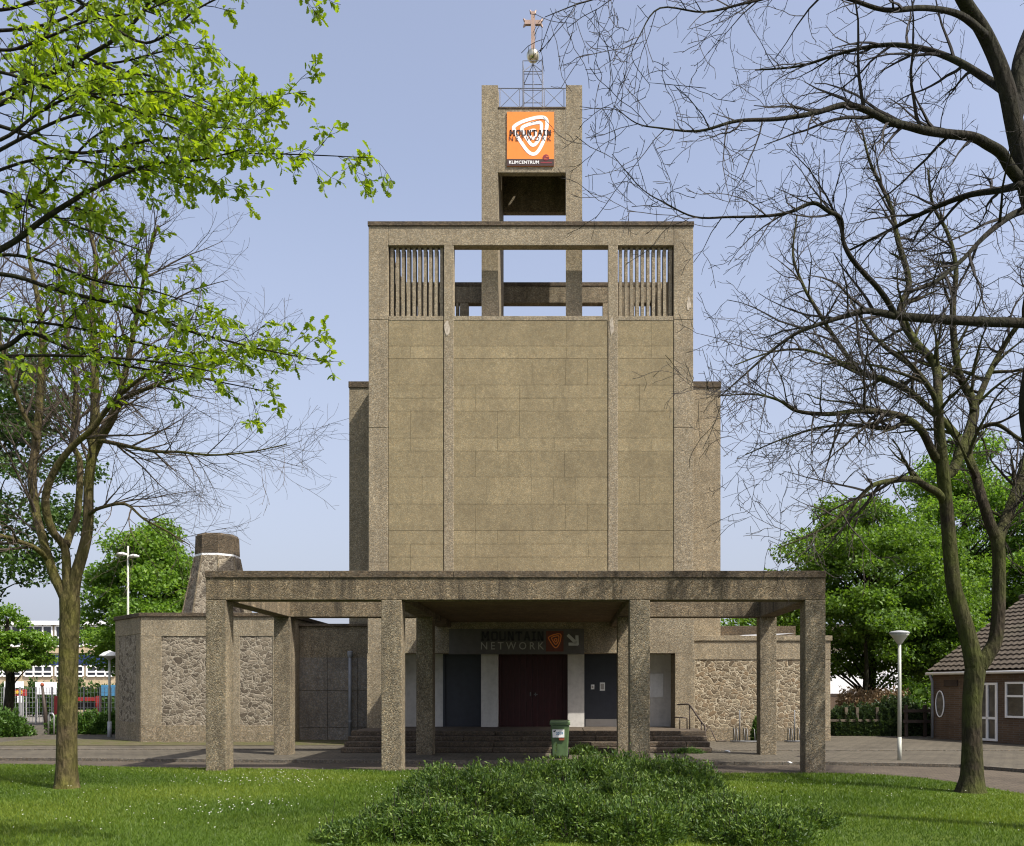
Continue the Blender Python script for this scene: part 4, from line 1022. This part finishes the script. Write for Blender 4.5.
lh=T.limb(W([(117,402,2.4,14.4),(138,392,2.1,14.2),(163,383,1.8,14),(195,372,1.4,13.8),(227,357,1,13.6),(262,345,.5,13.4)],D2))
li=T.limb(W([(49,560,3,14.7),(35,548,2.6,14.4),(15,540,2.2,14.1),(-10,530,1.8,13.8),(-40,500,1.2,13.5)],D2))
lj=T.limb(W([(38,440,2.6,15),(22,410,2.2,14.8),(8,370,1.8,14.6),(-5,320,1.3,14.4),(-12,270,.8,14.2)],D2))
CFG_L=[None,
 dict(seg=.16,wander=.14,trop=.12,taper=.8,rmin=.0035,per_m=4.6,ang=(25,55),len=(1.2,2.9),r=.022,bias=(.22,-.1,.05)),
 dict(seg=.12,wander=.17,trop=.10,taper=.7,rmin=.0027,per_m=5.5,ang=(25,55),len=(.6,1.45),r=.009),
 dict(seg=.07,wander=.3,trop=.02,taper=.6,rmin=.002,per_m=6,ang=(25,60),len=(.2,.6),r=.0042)]
for pth,dn,t0,s1 in ((la,.75,.35,.72),(lb,.55,.5,.72),(lc,.8,.35,.85),(ld,.7,.25,.85),(le,.75,.35,.75),(lf,1.0,.1,.55),(lg,.9,.1,.55),(lh,.75,.2,.5),(li,.8,.2,.8),(lj,.8,.2,.8)):
    L=sum((pth[i+1][0]-pth[i][0]).length for i in range(len(pth)-1))
    T.sprout(pth,L,1,CFG_L,t0,s1,dn); T.sprout(pth,L,2,CFG_L,t0,1.0,.3)
T.build(lt2,M['bark_left'],M['twig_left'])

# ---- oak with fresh leaves, trunk left of the frame
D3=7.6
ok=thing('oak_tree','near oak with fresh yellow green leaves reaching in at top left','tree',(-6.9,7.4,0))
T=Tree(41)
bx=(-6.9-CAMX)*F/7.4+CX
def OW(L,D=D3): return W([(e[0],e[1],e[2]*(.62 if e[0]>-130 else .8),*e[3:]) for e in L],D)
T.limb(W([(bx,HY+CAMZ*F/7.4+10,36),(bx,HY+150,30),(bx+6,500,26),(bx+4,300,23),(bx+12,100,19),(bx+5,-100,15),(bx+20,-300,9),(bx+10,-450,5)],7.4),0,5)
O=[]
O.append((T.limb(OW([(bx+8,210,11,7.4),(-220,180,9),(-110,140,6),(0,104,3.9),(40,80,3.5),(85,57,3.1),(123,33,2.7),(151,0,2.3),(170,-40,1.6)])),.35,1))
O.append((T.limb(OW([(bx+8,380,11,7.4),(-240,340,8),(-110,300,6),(0,250,4.6),(47,217,4.2),(102,184,3.2),(150,165,2.2),(200,160,1.5),(240,150,.9)],7.2)),.35,1))
O.append((T.limb(OW([(bx+8,230,8,7.4),(-200,140,6),(-90,115,4.2),(0,126,3),(62,151,2.6),(110,150,2.4),(161,138,2.1),(203,147,1.7),(245,153,1.4),(284,154,1.1),(335,156,.8),(375,158,.5)],7.9)),.4,1))
O.append((T.limb(OW([(bx+8,420,8,7.4),(-200,330,6),(-90,280,4.6),(0,274,3.6),(60,291,3.2),(128,307,2.8),(189,331,2.2),(228,341,1.7),(265,350,1.3),(326,362,.7)],8.0)),.4,1))
O.append((T.limb(OW([(bx+8,450,8,7.4),(-200,420,6),(-100,380,4.8),(0,349,3.8),(28,333,3.4),(60,345,2.6),(95,359,2.2),(150,370,1.7),(199,378,1.3),(265,391,.7)],8.2)),.4,1))
O.append((T.limb(OW([(bx+8,100,8,7.4),(-120,20,5),(-20,-20,3.6),(60,-10,2.8),(130,38,2.2),(161,38,1.8),(199,8,1.4),(240,-8,1),(290,-6,.7),(322,-4,.4)],7.4)),.4,1))
O.append((T.limb(OW([(85,57,2.2,7.6),(120,72,2,7.7),(150,76,1.8,7.8),(184,95,1.5,7.9),(227,101,1.2,8),(260,98,.9,8),(300,92,.5,8)])),.1,1))
O.append((T.limb(OW([(bx+8,300,8,7.4),(-160,230,5),(-60,185,3.6),(0,150,2.8),(60,120,2.3),(100,112,1.9),(150,112,1.5),(200,125,1.1),(250,130,.6)],7.0)),.4,1))
O.append((T.limb(OW([(bx+8,60,8,7.4),(-160,30,5),(-60,30,3.4),(10,30,2.6),(60,20,2),(100,-5,1.4),(140,-30,.8)],8.4)),.4,1))
O.append((T.limb(OW([(bx+8,480,7,7.4),(-160,410,5),(-60,370,3.6),(0,357,2.8),(80,356,2.1),(160,362,1.5),(215,372,1)],7.3)),.5,.5))
O.append((T.limb(OW([(-60,185,2.6,7.6),(0,190,2.2,7.9),(50,215,1.8,8.1),(100,235,1.4,8.2),(140,250,.8,8.3)])),.2,.8))
for k,(pp,DD) in enumerate((([(-60,70),(0,72),(50,88),(110,95),(165,92),(215,112),(255,118)],6.9),([(-60,130),(0,95),(60,70),(120,62),(170,50),(215,48)],7.9),([(-60,200),(0,170),(50,158),(105,165),(160,172),(210,182),(245,188)],7.3),
    ([(-60,30),(0,50),(40,40),(90,20),(140,12),(180,-5)],7.0),([(-60,240),(0,215),(45,190),(90,140),(130,120),(175,105),(220,80)],8.2),([(-60,0),(0,10),(50,-5),(100,-20),(150,-25),(200,-30)],7.6),([(-60,150),(0,140),(40,112),(80,95),(120,105),(175,128),(215,150)],6.7),
    ([(-60,300),(0,318),(60,325),(120,338),(180,352),(230,352),(290,350)],8.3),([(-60,270),(0,255),(45,262),(100,282),(150,290),(195,305),(240,322)],7.5))):
    O.append((T.limb(OW([(bx+8,200+20*k,6,7.4)]+[(q[0],q[1],3.2-.5*i,DD) for i,q in enumerate(pp)])),.3,.75 if k<7 else .5))
CFG_O=[None,
 dict(seg=.09,wander=.16,trop=.0,taper=.8,rmin=.0028,per_m=9,ang=(30,60),len=(.25,.85),r=.008),
 dict(seg=.06,wander=.22,trop=.02,taper=.6,rmin=.0018,per_m=12,ang=(30,65),len=(.10,.30),r=.0035)]
leafpts=[]
for pth,t0,dn in O:
    L=sum((pth[i+1][0]-pth[i][0]).length for i in range(len(pth)-1))
    k=int(len(pth)*t0); vis=pth[k:]; Lv=sum((vis[i+1][0]-vis[i][0]).length for i in range(len(vis)-1))
    T.sprout(vis,Lv,1,CFG_O,.0,.8,dn*.95); T.sprout(vis,Lv,2,CFG_O,.1,1.0,.5*dn)
    T.tips.append((pth[-1][0],(pth[-1][0]-pth[-2][0]).normalized()))
    # leafless sparse upper-left crown mass
T.build(ok,M['bark_dark'],M['twig_dark'])
half=[(0,0),(.05,.12),(.13,.2),(.09,.3),(.24,.42),(.14,.52),(.31,.66),(.18,.74),(.2,.9),(0,1.0)]
V=[];Fs2=[];tt=[]
loops=[];starts=[]
rr=random.Random(5)
def add_leaf(p,d,nrm,L,tint):
    d=d.normalized(); s=d.cross(nrm)
    if s.length<1e-4: s=d.orthogonal()
    s.normalize(); up=s.cross(d)
    for sg_ in (1,-1):
        n0=len(V)
        for k,(x,y) in enumerate(half):
            q=p+d*(y*L)+s*(sg_*x*L)+up*(abs(x)*L*.35-.18*L*y*y); V.append(tuple(q)); tt.append(tint)
        idx=list(range(n0,n0+len(half)))
        Fs2.append(idx if sg_>0 else idx[::-1])
for (p,d) in T.tips:
    n=rr.choice([3,4,5,6,7])
    base_t=rr.random()
    for k in range(n):
        dd=(d*.6+T.rv()*.9+Vector((0,0,-.15))).normalized(); nn=(Vector((0,0,1))+T.rv()*.7)
        add_leaf(p-d*rr.uniform(0,.12),dd,nn,rr.uniform(.045,.092),min(1,max(0,.35*base_t+.65*rr.random())))
me=bpy.data.meshes.new('leaves'); me.from_pydata(V,[],Fs2); a=me.attributes.new('tint','FLOAT','POINT'); a.data.foreach_set('value',tt)
link('leaves',me,M['leaf_oak'],ok)
print('oak leaves',len(Fs2)//2)

# ---- leafy background trees
def leafy(name,label,base,h,rx,rz,zc,m,bark_,seed,ncl=90,per=170,lsize=.2,clr=.75,gap=.0,group='leafy trees in the background',shape=1.0,trunk_r=.2):
    g=np.random.default_rng(seed); x,y=base
    t=thing(name,label,'tree',(x,y,0),group)
    T=Tree(seed)
    T.limb([(Vector((x,y,-.1)),trunk_r*1.5),(Vector((x,y,.5)),trunk_r),(Vector((x+.1,y,zc*.6)),trunk_r*.85),(Vector((x-.05,y,zc)),trunk_r*.6),(Vector((x,y,zc+rz*.7)),trunk_r*.15)],0,4)
    cs=[];k=0
    while len(cs)<ncl and k<6000:
        k+=1
        v=g.normal(size=3); v/=np.linalg.norm(v); q=v*(g.uniform(.2,1)**.5)*g.uniform(.9,1.12)
        taper=1-shape*.0 
        wv=1-.55*max(0,q[2])*(shape)
        c=np.array([x+q[0]*rx*wv,y+q[1]*rx*wv,zc+q[2]*rz])
        if c[2]<zc-rz*.95: continue
        cs.append(c)
    pos=[];tn=[]
    for i,c in enumerate(cs):
        if i%3==0:
            zz=max(1.2,min(zc+rz*.5,c[2]-abs(c[0]-x)*.7-.4)); p0=Vector((x,y,zz)); p1=Vector(c)
            mid=p0.lerp(p1,.5)+Vector((0,0,.25))
            T.limb([(p0,trunk_r*.2),(mid,trunk_r*.1),(p1,.012)],.04,4)
        rad=clr*g.uniform(.6,1.25); n=int(per*(rad/clr)**2)
        v=unit(g.normal(size=(n,3))); v[:,2]=v[:,2]*.75+.12
        pp=c+v*rad*(g.uniform(.25,1,size=(n,1))**.6)*np.array([1.15,1.15,.72])
        pos.append(pp); tn.append(np.clip(g.normal(.45+.25*(g.random()-.5),.22,n),0,1))
    pos=np.concatenate(pos); tn=np.concatenate(tn); n=len(pos)
    d=unit(g.normal(size=(n,3))+np.array([0,0,-.35])); nr=unit(g.normal(size=(n,3))*.6+np.array([0,0,1.0]))
    T.build(t,bark_,M['twig_right'])
    leaves('leaves',pos,d,nr,lsize*g.uniform(.7,1.3,n),lsize*.8*g.uniform(.7,1.2,n),m,t,tn)
    return t
def at(px,D): return ((px-CX)*D/F+CAMX,D)
leafy('chestnut_tree','bright green bushy tree behind the baptistery at left',at(152,40),8.9,3.0,3.7,5.1,M['leaf_spring'],M['bark_dark'],61,120,400,.165,.85)
leafy('leafy_tree','tall dark green tree at the left edge behind the bare tree',at(-18,29),14.5,3.0,5.0,9.2,M['leaf_dark'],M['bark_dark'],62,90,260,.15,.8)
leafy('leafy_tree','small bright green tree at the left edge in front of the school',at(8,37),5,1.55,1.5,3.5,M['leaf_spring'],M['bark_dark'],63,34,260,.15,.5)
leafy('leafy_tree','wide mid green tree beyond the canopy, left of the other right-hand trees',at(868,36),10.5,4.3,3.9,5.6,M['leaf_maple'],M['bark_dark'],64,165,400,.145,.85,trunk_r=.28)
leafy('leafy_tree','taller light green tree rising behind the forked bare tree at right',at(965,45),14,4.9,5.6,8.3,M['leaf_spring'],M['bark_dark'],65,165,400,.17,1.0,trunk_r=.3)
leafy('leafy_tree','green tree directly behind the tiled roof at the right edge',at(1055,42),10,4.2,4.6,5.6,M['leaf_maple'],M['bark_dark'],66,90,300,.18,.95)
leafy('leafy_tree','rounded green tree low behind the forked trunk, right of the lamp',at(935,36),6.5,2.3,2.2,3.9,M['leaf_maple'],M['bark_dark'],67,70,360,.145,.8)
leafy('leafy_tree','green tree showing above the annex roof between the right canopy columns',at(770,47),6,3.0,2.4,4.0,M['leaf_maple'],M['bark_dark'],68,50,150,.22,.85)
leafy('leafy_tree','slender young tree with thin brown trunk before the white house',at(864,33.5),5.2,1.2,1.0,4.3,M['leaf_maple'],M['bark_dark'],69,26,150,.17,.6,trunk_r=.09)

# ---- hedges and shrubs
def shrub(name,label,cat,blobs,m,seed,dens,lsize,asp=.4,group=None,sprigs=0,mst=None):
    """blobs: (x,y,rx,ry,h) half-ellipsoids"""
    g=np.random.default_rng(seed); b0=blobs[0]
    t=thing(name,label,cat,(b0[0],b0[1],0),group)
    pos=[];dr=[];tn=[]
    st_=MB(); r2=random.Random(seed)
    for (x,y,rx,ry,h) in blobs:
        n=int(dens*(rx*ry*3+ (rx+ry)*h*2))
        v=unit(g.normal(size=(n,3))); v[:,2]=np.abs(v[:,2])
        lump=1+.16*np.sin(v[:,0]*7+seed)*np.cos(v[:,1]*6+seed*2)+.12*np.sin(v[:,0]*15+v[:,1]*13)
        rad=(g.uniform(.45,1,n)**.45)*lump
        p=np.stack([x+v[:,0]*rx*rad,y+v[:,1]*ry*rad,v[:,2]*h*rad],1)
        pos.append(p); dr.append(unit(v*.8+g.normal(size=(n,3))*.7+np.array([0,0,.5]))); tn.append(np.clip(g.normal(.40,.24,n)+.2*np.sin(v[:,0]*9)*np.cos(v[:,1]*8),0,1))
        for k in range(int(26*rx*ry)+8):
            a=r2.uniform(0,6.28); q=r2.random()**.5*.8; ex_,ey_=x+math.cos(a)*rx*q,y+math.sin(a)*ry*q
            hz=h*math.sqrt(max(.05,1-q*q))*r2.uniform(.75,1.0)
            st_.tube([(x+math.cos(a)*rx*q*.5,y+math.sin(a)*ry*q*.5,0),((x+ex_)/2*.3+ex_*.7,(y+ey_)/2*.3+ey_*.7,hz*.6),(ex_,ey_,hz)],[.012,.008,.004],4)
        for k in range(int(sprigs*rx*ry)):
            a=r2.uniform(0,6.28); q=r2.random()**.5*.95; px_,py_=x+math.cos(a)*rx*q,y+math.sin(a)*ry*q
            hz=h*math.sqrt(max(.03,1-q*q)); L=r2.uniform(.05,.17) if r2.random()<.93 else r2.uniform(.2,.34); dx,dy=r2.gauss(0,.25)*L,r2.gauss(0,.25)*L
            st_.tube([(px_,py_,hz*.8),(px_+dx*.4,py_+dy*.4,hz+L*.3),(px_+dx,py_+dy,hz+L)],[.005,.004,.002],3)
            m_=9; tq=g.uniform(0,1,m_); pos.append(np.stack([px_+dx*tq,py_+dy*tq,hz*.9+(L+hz*.1)*tq],1)); dr.append(unit(g.normal(size=(m_,3))*.8+np.array([0,0,.6]))); tn.append(np.clip(g.normal(.7,.2,m_),0,1))
    pos=np.concatenate(pos);dr=np.concatenate(dr);tn=np.concatenate(tn);n=len(pos)
    st_.build('stems',mst or M['twig_right'],t)
    nr=unit(rand_dirs(n,g)*.8+np.array([0,0,.8]))
    leaves('leaves',pos,dr,nr,lsize*g.uniform(.6,1.4,n),lsize*asp*g.uniform(.7,1.3,n),m,t,tn)
    return t
gr='shrubs of the foreground bed'
def lumps(seed,x0,x1,y0,y1,n,h,r0=.28,r1=.62,peak=None):
    r3=random.Random(seed); out=[]
    for k in range(n):
        x=r3.uniform(x0,x1); y=r3.uniform(y0,y1); r_=r3.uniform(r0,r1)
        e=1-abs((x-(x0+x1)/2)/((x1-x0)/2))**2.5*.55
        out.append((x,y,r_,r_*r3.uniform(.8,1.2),h*e*r3.uniform(.72,1.12)))
    return out
shrub('shrub','tallest rounded shrub at the back of the foreground bed, below the bin','shrub',lumps(1,-.1,2.85,12.4,13.7,20,.63)+[(2.5,13.0,.5,.5,.60),(2.85,12.8,.42,.5,.52)],M['leaf_bush'],71,2900,.055,.38,gr,60)
shrub('shrub','wide dark shrub on the left of the foreground bed','shrub',lumps(2,-1.1,.6,10.8,12.8,19,.56)+lumps(5,-1.3,-.1,9.7,10.9,8,.31),M['leaf_bush'],72,3000,.052,.38,gr,60)
shrub('shrub','low shrub at the bottom centre of the foreground bed','shrub',lumps(3,.1,2.5,9.4,11.9,20,.48),M['leaf_bush'],73,3000,.05,.38,gr,60)
shrub('shrub','low spreading shrub at the right end of the foreground bed','shrub',lumps(4,2.35,3.9,9.3,11.0,13,.33,.25,.5),M['leaf_bush'],74,3100,.05,.38,gr,70)
shrub('hedge','clipped green hedge at the far left edge','hedge',[(at(-12,30.5)[0]-.3,30.5,1.6,.9,.86),(at(4,30.5)[0],30.5,.75,.8,.85)],M['leaf_hedge'],75,900,.11,.6,'clipped hedges')
shrub('hedge','clipped green hedge behind the white lamp post at left','hedge',[(at(68,32)[0],32.2,.8,.5,.74),(at(88,32)[0],32.2,.9,.5,.78),(at(108,32)[0],32.2,.9,.5,.75)],M['leaf_hedge'],76,1100,.10,.6,'clipped hedges')
shrub('hedge','brown dry-leaved beech hedge in front of the white house','hedge',[(at(838+9*k,33.5)[0],33.5,.5,.45,1.5) for k in range(1,8)],M['leaf_brown'],77,900,.10,.65,None)
shrub('ivy_hedge','dark ivy mass grown over the wooden fence at right','ivy',[(at(838+8*k,31.05)[0],31.05,.42,.3,[.9,.95,.92,1.0,.95,1.02,1.15,1.25,1.2,1.0,.85,.8][k]) for k in range(12)],M['leaf_ivy'],78,3200,.085,.9)
shrub('shrub','loose bright green shrub between the ivy and the brick house','shrub',[(at(914,32)[0],32.3,.55,.5,1.25),(at(906,32)[0],32.6,.5,.5,.95)],M['leaf_hedge'],79,900,.11,.6)
shrub('weed_plant','small green weed beside the bicycle stand at the rubble wall','plant',[(at(759,27)[0],27.2,.17,.17,.72)],M['leaf_hedge'],80,2500,.09,.5)
shrub('weed_plant','low weeds at the foot of the steps beside the bin','plant',[(at(584,21.6)[0],21.9,.35,.16,.24)],M['leaf_bush'],81,2600,.07,.4)
shrub('weed_plant','grassy weeds at the right end of the steps','plant',[(4.0,22.3,.4,.12,.14)],M['leaf_hedge'],82,2600,.07,.3)

# fence at right
fc=thing('wooden_fence','weathered wooden post and rail fence partly hidden in ivy','fence',(10.4,30.9,0))
for px in (846,857,877):
    x=at(px,30.85)[0]; mb=MB(); mb.box(x-.05,x+.05,30.8,30.9,0,1.0); mb.build('post',M['wood'],fc,bevel=.01)
for px in (909,928,951):
    x=at(px,30)[0]; mb=MB(); mb.box(x-.05,x+.05,30.2,30.3,0,1.1 if px<950 else 1.25); mb.build('post',M['dark_wood'],fc,bevel=.01)
mb=MB(); mb.box(9.4,at(880,30.8)[0],30.76,30.798,.52,.60); mb.build('rail',M['wood'],fc)
mb=MB(); mb.box(at(905,30)[0],at(953,30)[0],30.16,30.198,.5,.6); mb.box(at(905,30)[0],at(953,30)[0],30.16,30.198,.85,.95); mb.build('rail',M['dark_wood'],fc)

# white house behind hedge
wh=thing('white_house','white rendered house glimpsed under the trees right of the annex','house',(20.5,62,0))
mb=MB(); mb.box(17.5,24,62,70,0,4.2); mb.build('wall',M['white_render'],wh)
mb=MB(); mb.box(17.45,24.05,61.93,61.985,1.15,1.35); mb.build('sill_band',M['dark_wood'],wh)
mb=MB(); mb.box(17.47,24.03,61.95,61.99,0,1.14); mb.build('base_wall',M['brick'],wh)
mb=MB(); mb.face([(17.4,61.95,4.22),(24.1,61.95,4.22),(24.1,66,6.4),(17.4,66,6.4)]); mb.face([(17.4,66,6.4),(24.1,66,6.4),(24.1,70.1,4.22),(17.4,70.1,4.22)]); mb.build('roof',M['tile'],wh)

# ------------------------------------------------------------------ school and street at left
shrub('hedge','long dark hedge running in front of the school','hedge',[(-45+2.0*k,58,1.5,.8,2.0+.25*math.sin(k*2.1)) for k in range(11)],M['leaf_dark'],83,260,.2,.7,'clipped hedges')
sh=thing('school_building','long pale two-storey school with white framed window bands at left','school',(-42,75,0))
def zz(py,D): return CAMZ+(HY-py)*D/F
X0,X1=-60,-30
zr=zz(621,75)
mb=MB(); mb.box(X0,X1,75,85,0,zr-.35); mb.build('wall',M['beige'],sh)
mb=MB(); mb.box(X0-.2,X1+.2,74.7,85.2,zr-.35,zr); mb.build('roof_edge',M['roof_white'],sh)
mb=MB(); mb.box(X0,X1,74.9,74.99,zz(665,75)-.02,zz(655,75)); mb.build('spandrel',M['blue'],sh)
for z0,z1 in ((zz(646,75),zz(626,75)),(zz(676,75),zz(666,75))):
    x=X0+.3
    while x<X1-2:
        mb=MB(); mb.box(x,x+2.3,74.95,75,z0,z1); wn=mb.build('window',M['glass'],sh)
        mb=MB(); nb=3
        for k in range(nb+1): mb.box(x+2.3*k/nb-.06,x+2.3*k/nb+.06,74.88,74.95,z0,z1)
        for q in (0,.42,1):
            zq=z0+(z1-z0)*q
            for k in range(nb): mb.box(x+2.3*k/nb+.061,x+2.3*(k+1)/nb-.061,74.88,74.95,zq-.07,zq+.07)
        mb.build('frame',M['white_frame'],wn); x+=2.6
mb=MB(); mb.box(X0,X1,74.93,74.99,zz(653,75),zz(648,75)); mb.build('beige_band',M['beige'],sh)
mf=thing('mesh_fence','grey wire mesh fence with posts before the school','fence',(-26,42,0))
zf=zz(690,42)+.1; xs=[at(px,42)[0] for px in range(-60,135,16)]
for x in xs:
    mb=MB(); mb.bar((x,42,0),(x,42,zf+.05),.035); mb.build('post',M['galv'],mf)
mb=MB()
for k in range(8): mb.bar((xs[0],42,.1+k*(zf-.1)/7),(xs[-1],42,.1+k*(zf-.1)/7),.008,4)
x=xs[0]
while x<xs[-1]: mb.bar((x,42,.1),(x,42,zf),.009,4); x+=.16
o=mb.build('wire_mesh',M['galv'],mf)
def flat(name,label,cat,px0,px1,py0,py1,D,m,depth=.08,legs=True):
    t=thing(name,label,cat,(at((px0+px1)/2,D)[0],D,0))
    mb=MB(); mb.box(at(px0,D)[0],at(px1,D)[0],D,D+depth,zz(py1,D),zz(py0,D)); p=mb.build('panel',m,t,bevel=.01)
    if legs:
        for px in (px0+1,px1-1):
            mb=MB(); mb.bar((at(px,D)[0],D+depth+.04,0),(at(px,D)[0],D+depth+.04,zz(py0,D)),.03); mb.build('leg',M['galv'],t)
    return t,p
t,p=flat('street_sign_board','red board with yellow letters hanging behind the fence at left','sign',4,26,689.5,696,46,M['red'])
text_part('lettering','RADIO',at(5,46)[0],at(23,46)[0],zz(694,46),zz(690.5,46),45.99,M['yellow'],t,.02,.03)
flat('white_board','white banner board behind the mesh fence beside the red board','board',35,56,682,694.5,48,M['white_render'])
flat('white_board','pale grey kiosk board above the red board at the left edge','board',4,23,681.5,688,50,M['white_render'])
flat('white_board','small white upright notice under the red board','board',17,21,696,703,45.5,M['white_render'])
t=thing('red_shelter','dark red framed bus shelter behind the left hedge','shelter',(at(88,45)[0],45,0))
for px in (70,97.5):
    mb=MB(); x=at(px,45)[0]; mb.box(x-.09,x+.09,45,45.18,0,zz(696,45)); mb.build('post',M['red'],t)
mb=MB(); mb.box(at(70,45)[0]+.1,at(97.5,45)[0]-.1,45.02,45.14,zz(701,45),zz(697,45)); mb.build('top_rail',M['red'],t)
mb=MB(); mb.box(at(70,45)[0]+.1,at(97.5,45)[0]-.1,45.05,45.12,zz(709,45),zz(702,45)); mb.build('panel',M['slab_dark'],t)
mb=MB(); mb.box(at(70,45)[0]+.1,at(97.5,45)[0]-.1,45.05,45.14,0,zz(710,45)); mb.build('base_panel',M['beige'],t)
flat('blue_container','light blue container behind the fence left of the baptistery','container',101,116,685,696,52,M['blue_light'],2.0)
t,p=flat('red_board','tilted red board beside the left tree trunk','board',54,58,696,717,41,M['red'])
t=thing('hoop_barrier','grey steel hoop barrier at the end of the left hedge','barrier',(at(51,31.5)[0],31.5,0))
x0_,x1_=at(48.5,31.5)[0],at(54,31.5)[0]
mb=MB(); mb.tube([(x0_,31.5,0),(x0_,31.5,.7),(x0_+.05,31.5,.78),(x1_-.05,31.5,.78),(x1_,31.5,.7),(x1_,31.5,0)],.028,8); mb.build('hoop',M['galv'],t,True)
t=thing('leaning_post','dark leaning post standing before the mesh fence','post',(at(46,36)[0],36,0))
mb=MB(); mb.tube([(at(46.5,36)[0],36,0),(at(45,36)[0],36,.8),(at(42.2,36)[0],36,1.75)],[.09,.075,.045],10); mb.build('shaft',M['dark_steel'],t,True)
mb=MB(); mb.lathe((at(42.2,36)[0],36,1.75),[(.06,0),(.075,.06),(.03,.14)],10); mb.build('cap',M['red_rust'],t,True)
# distant tree belts closing the horizon
def belt(name,x0,x1,y0,h,seed,m,n):
    g=np.random.default_rng(seed); cx_=g.uniform(x0,x1,n//60); cy_=g.uniform(y0,y0+10,n//60); ch_=g.uniform(.35,1,n//60)*h
    i=g.integers(0,len(cx_),n); v=unit(g.normal(size=(n,3)))
    pos=np.stack([cx_[i]+v[:,0]*1.6,cy_[i]+v[:,1]*1.6,np.abs(ch_[i]*g.uniform(.1,1,n)+v[:,2]*.8)],1)
    o=leaves(name,pos,rand_dirs(n,g),rand_dirs(n,g),g.uniform(.35,.6,n),g.uniform(.3,.5,n),m,None,g.random(n)); o['kind']='stuff'
    o['label']='distant band of green trees beyond the buildings'; return o
belt('distant_wood',-75,-20,95,7,91,M['leaf_maple'],16000)
belt('distant_wood',8,60,75,7,92,M['leaf_maple'],20000)

# ------------------------------------------------------------------ grass and daisies
def in_poly(x,y,poly):
    ins=np.zeros(len(x),bool); j=len(poly)-1
    for i in range(len(poly)):
        xi,yi=poly[i];xj,yj=poly[j]
        c=((yi>y)!=(yj>y))&(x<(xj-xi)*(y-yi)/(yj-yi+1e-12)+xi); ins^=c; j=i
    return ins
g=np.random.default_rng(99)
def spread(n):
    y=8.6+(19.4-8.6)*g.random(n)**.85
    x=CAMX+y*g.uniform(-.70,.58,n)
    k=in_poly(x,y,lawn_poly); return x[k],y[k]
x,y=spread(330000); n=len(x)
near=np.minimum(np.hypot(x-G(67,788).x,y-G(67,788).y),np.hypot(x-G(970,792).x,y-G(970,792).y)); h=g.uniform(.018,.05,n)*np.clip(near/.9,.25,1)*(1+.5*np.sin(x*1.7+np.sin(y*1.3))*np.sin(y*1.1)*.5)
d=g.normal(size=(n,2))*.45; wd=g.uniform(.003,.006,n)*(y/10); an_=g.uniform(0,np.pi,n)
V=np.zeros((n,3,3),np.float32)
V[:,0]=np.stack([x-np.cos(an_)*wd,y-np.sin(an_)*wd,np.zeros(n)],1); V[:,1]=np.stack([x+np.cos(an_)*wd,y+np.sin(an_)*wd,np.zeros(n)],1)
V[:,2]=np.stack([x+d[:,0]*h,y+d[:,1]*h,h],1)
patch=.5+.3*np.sin(x*.9+1.3*np.sin(y*.7))+.15*np.sin(y*2.1+x*.6)
tn=np.clip(patch+g.normal(0,.22,n),0,1)
o=np_mesh('grass',V.reshape(-1,3),np.arange(n*3).reshape(-1,3),3,M['grass_blade'],None,np.repeat(tn,3)); tag(o,'short mown grass of the lawn',None,None,'stuff')
# daisies: small white flower heads
cx_=g.uniform(-8.5,8,70); cy_=g.uniform(9.5,17.5,70); 
i=g.integers(0,26,700); x=cx_[i]+g.normal(0,.5,700); y=cy_[i]+g.normal(0,.28,700); x[560:]=g.uniform(-9,0,140); y[560:]=g.uniform(10,17.8,140)
k=in_poly(x,y,lawn_poly)&((x<0.0)|(g.random(700)<.2)); x,y=x[k],y[k]; n=len(x); hz=g.uniform(.035,.06,n); rd=g.uniform(.006,.011,n)
V=np.zeros((n,6,3),np.float32)
for q in range(6): V[:,q]=np.stack([x+np.cos(q*np.pi/3)*rd,y+np.sin(q*np.pi/3)*rd,hz+.006*np.sin(q*2.0)],1)
o=np_mesh('daisies',V.reshape(-1,3),np.arange(n*6).reshape(-1,6),6,M['sign_white'],None); tag(o,'small white daisies scattered in the lawn',None,None,'stuff')
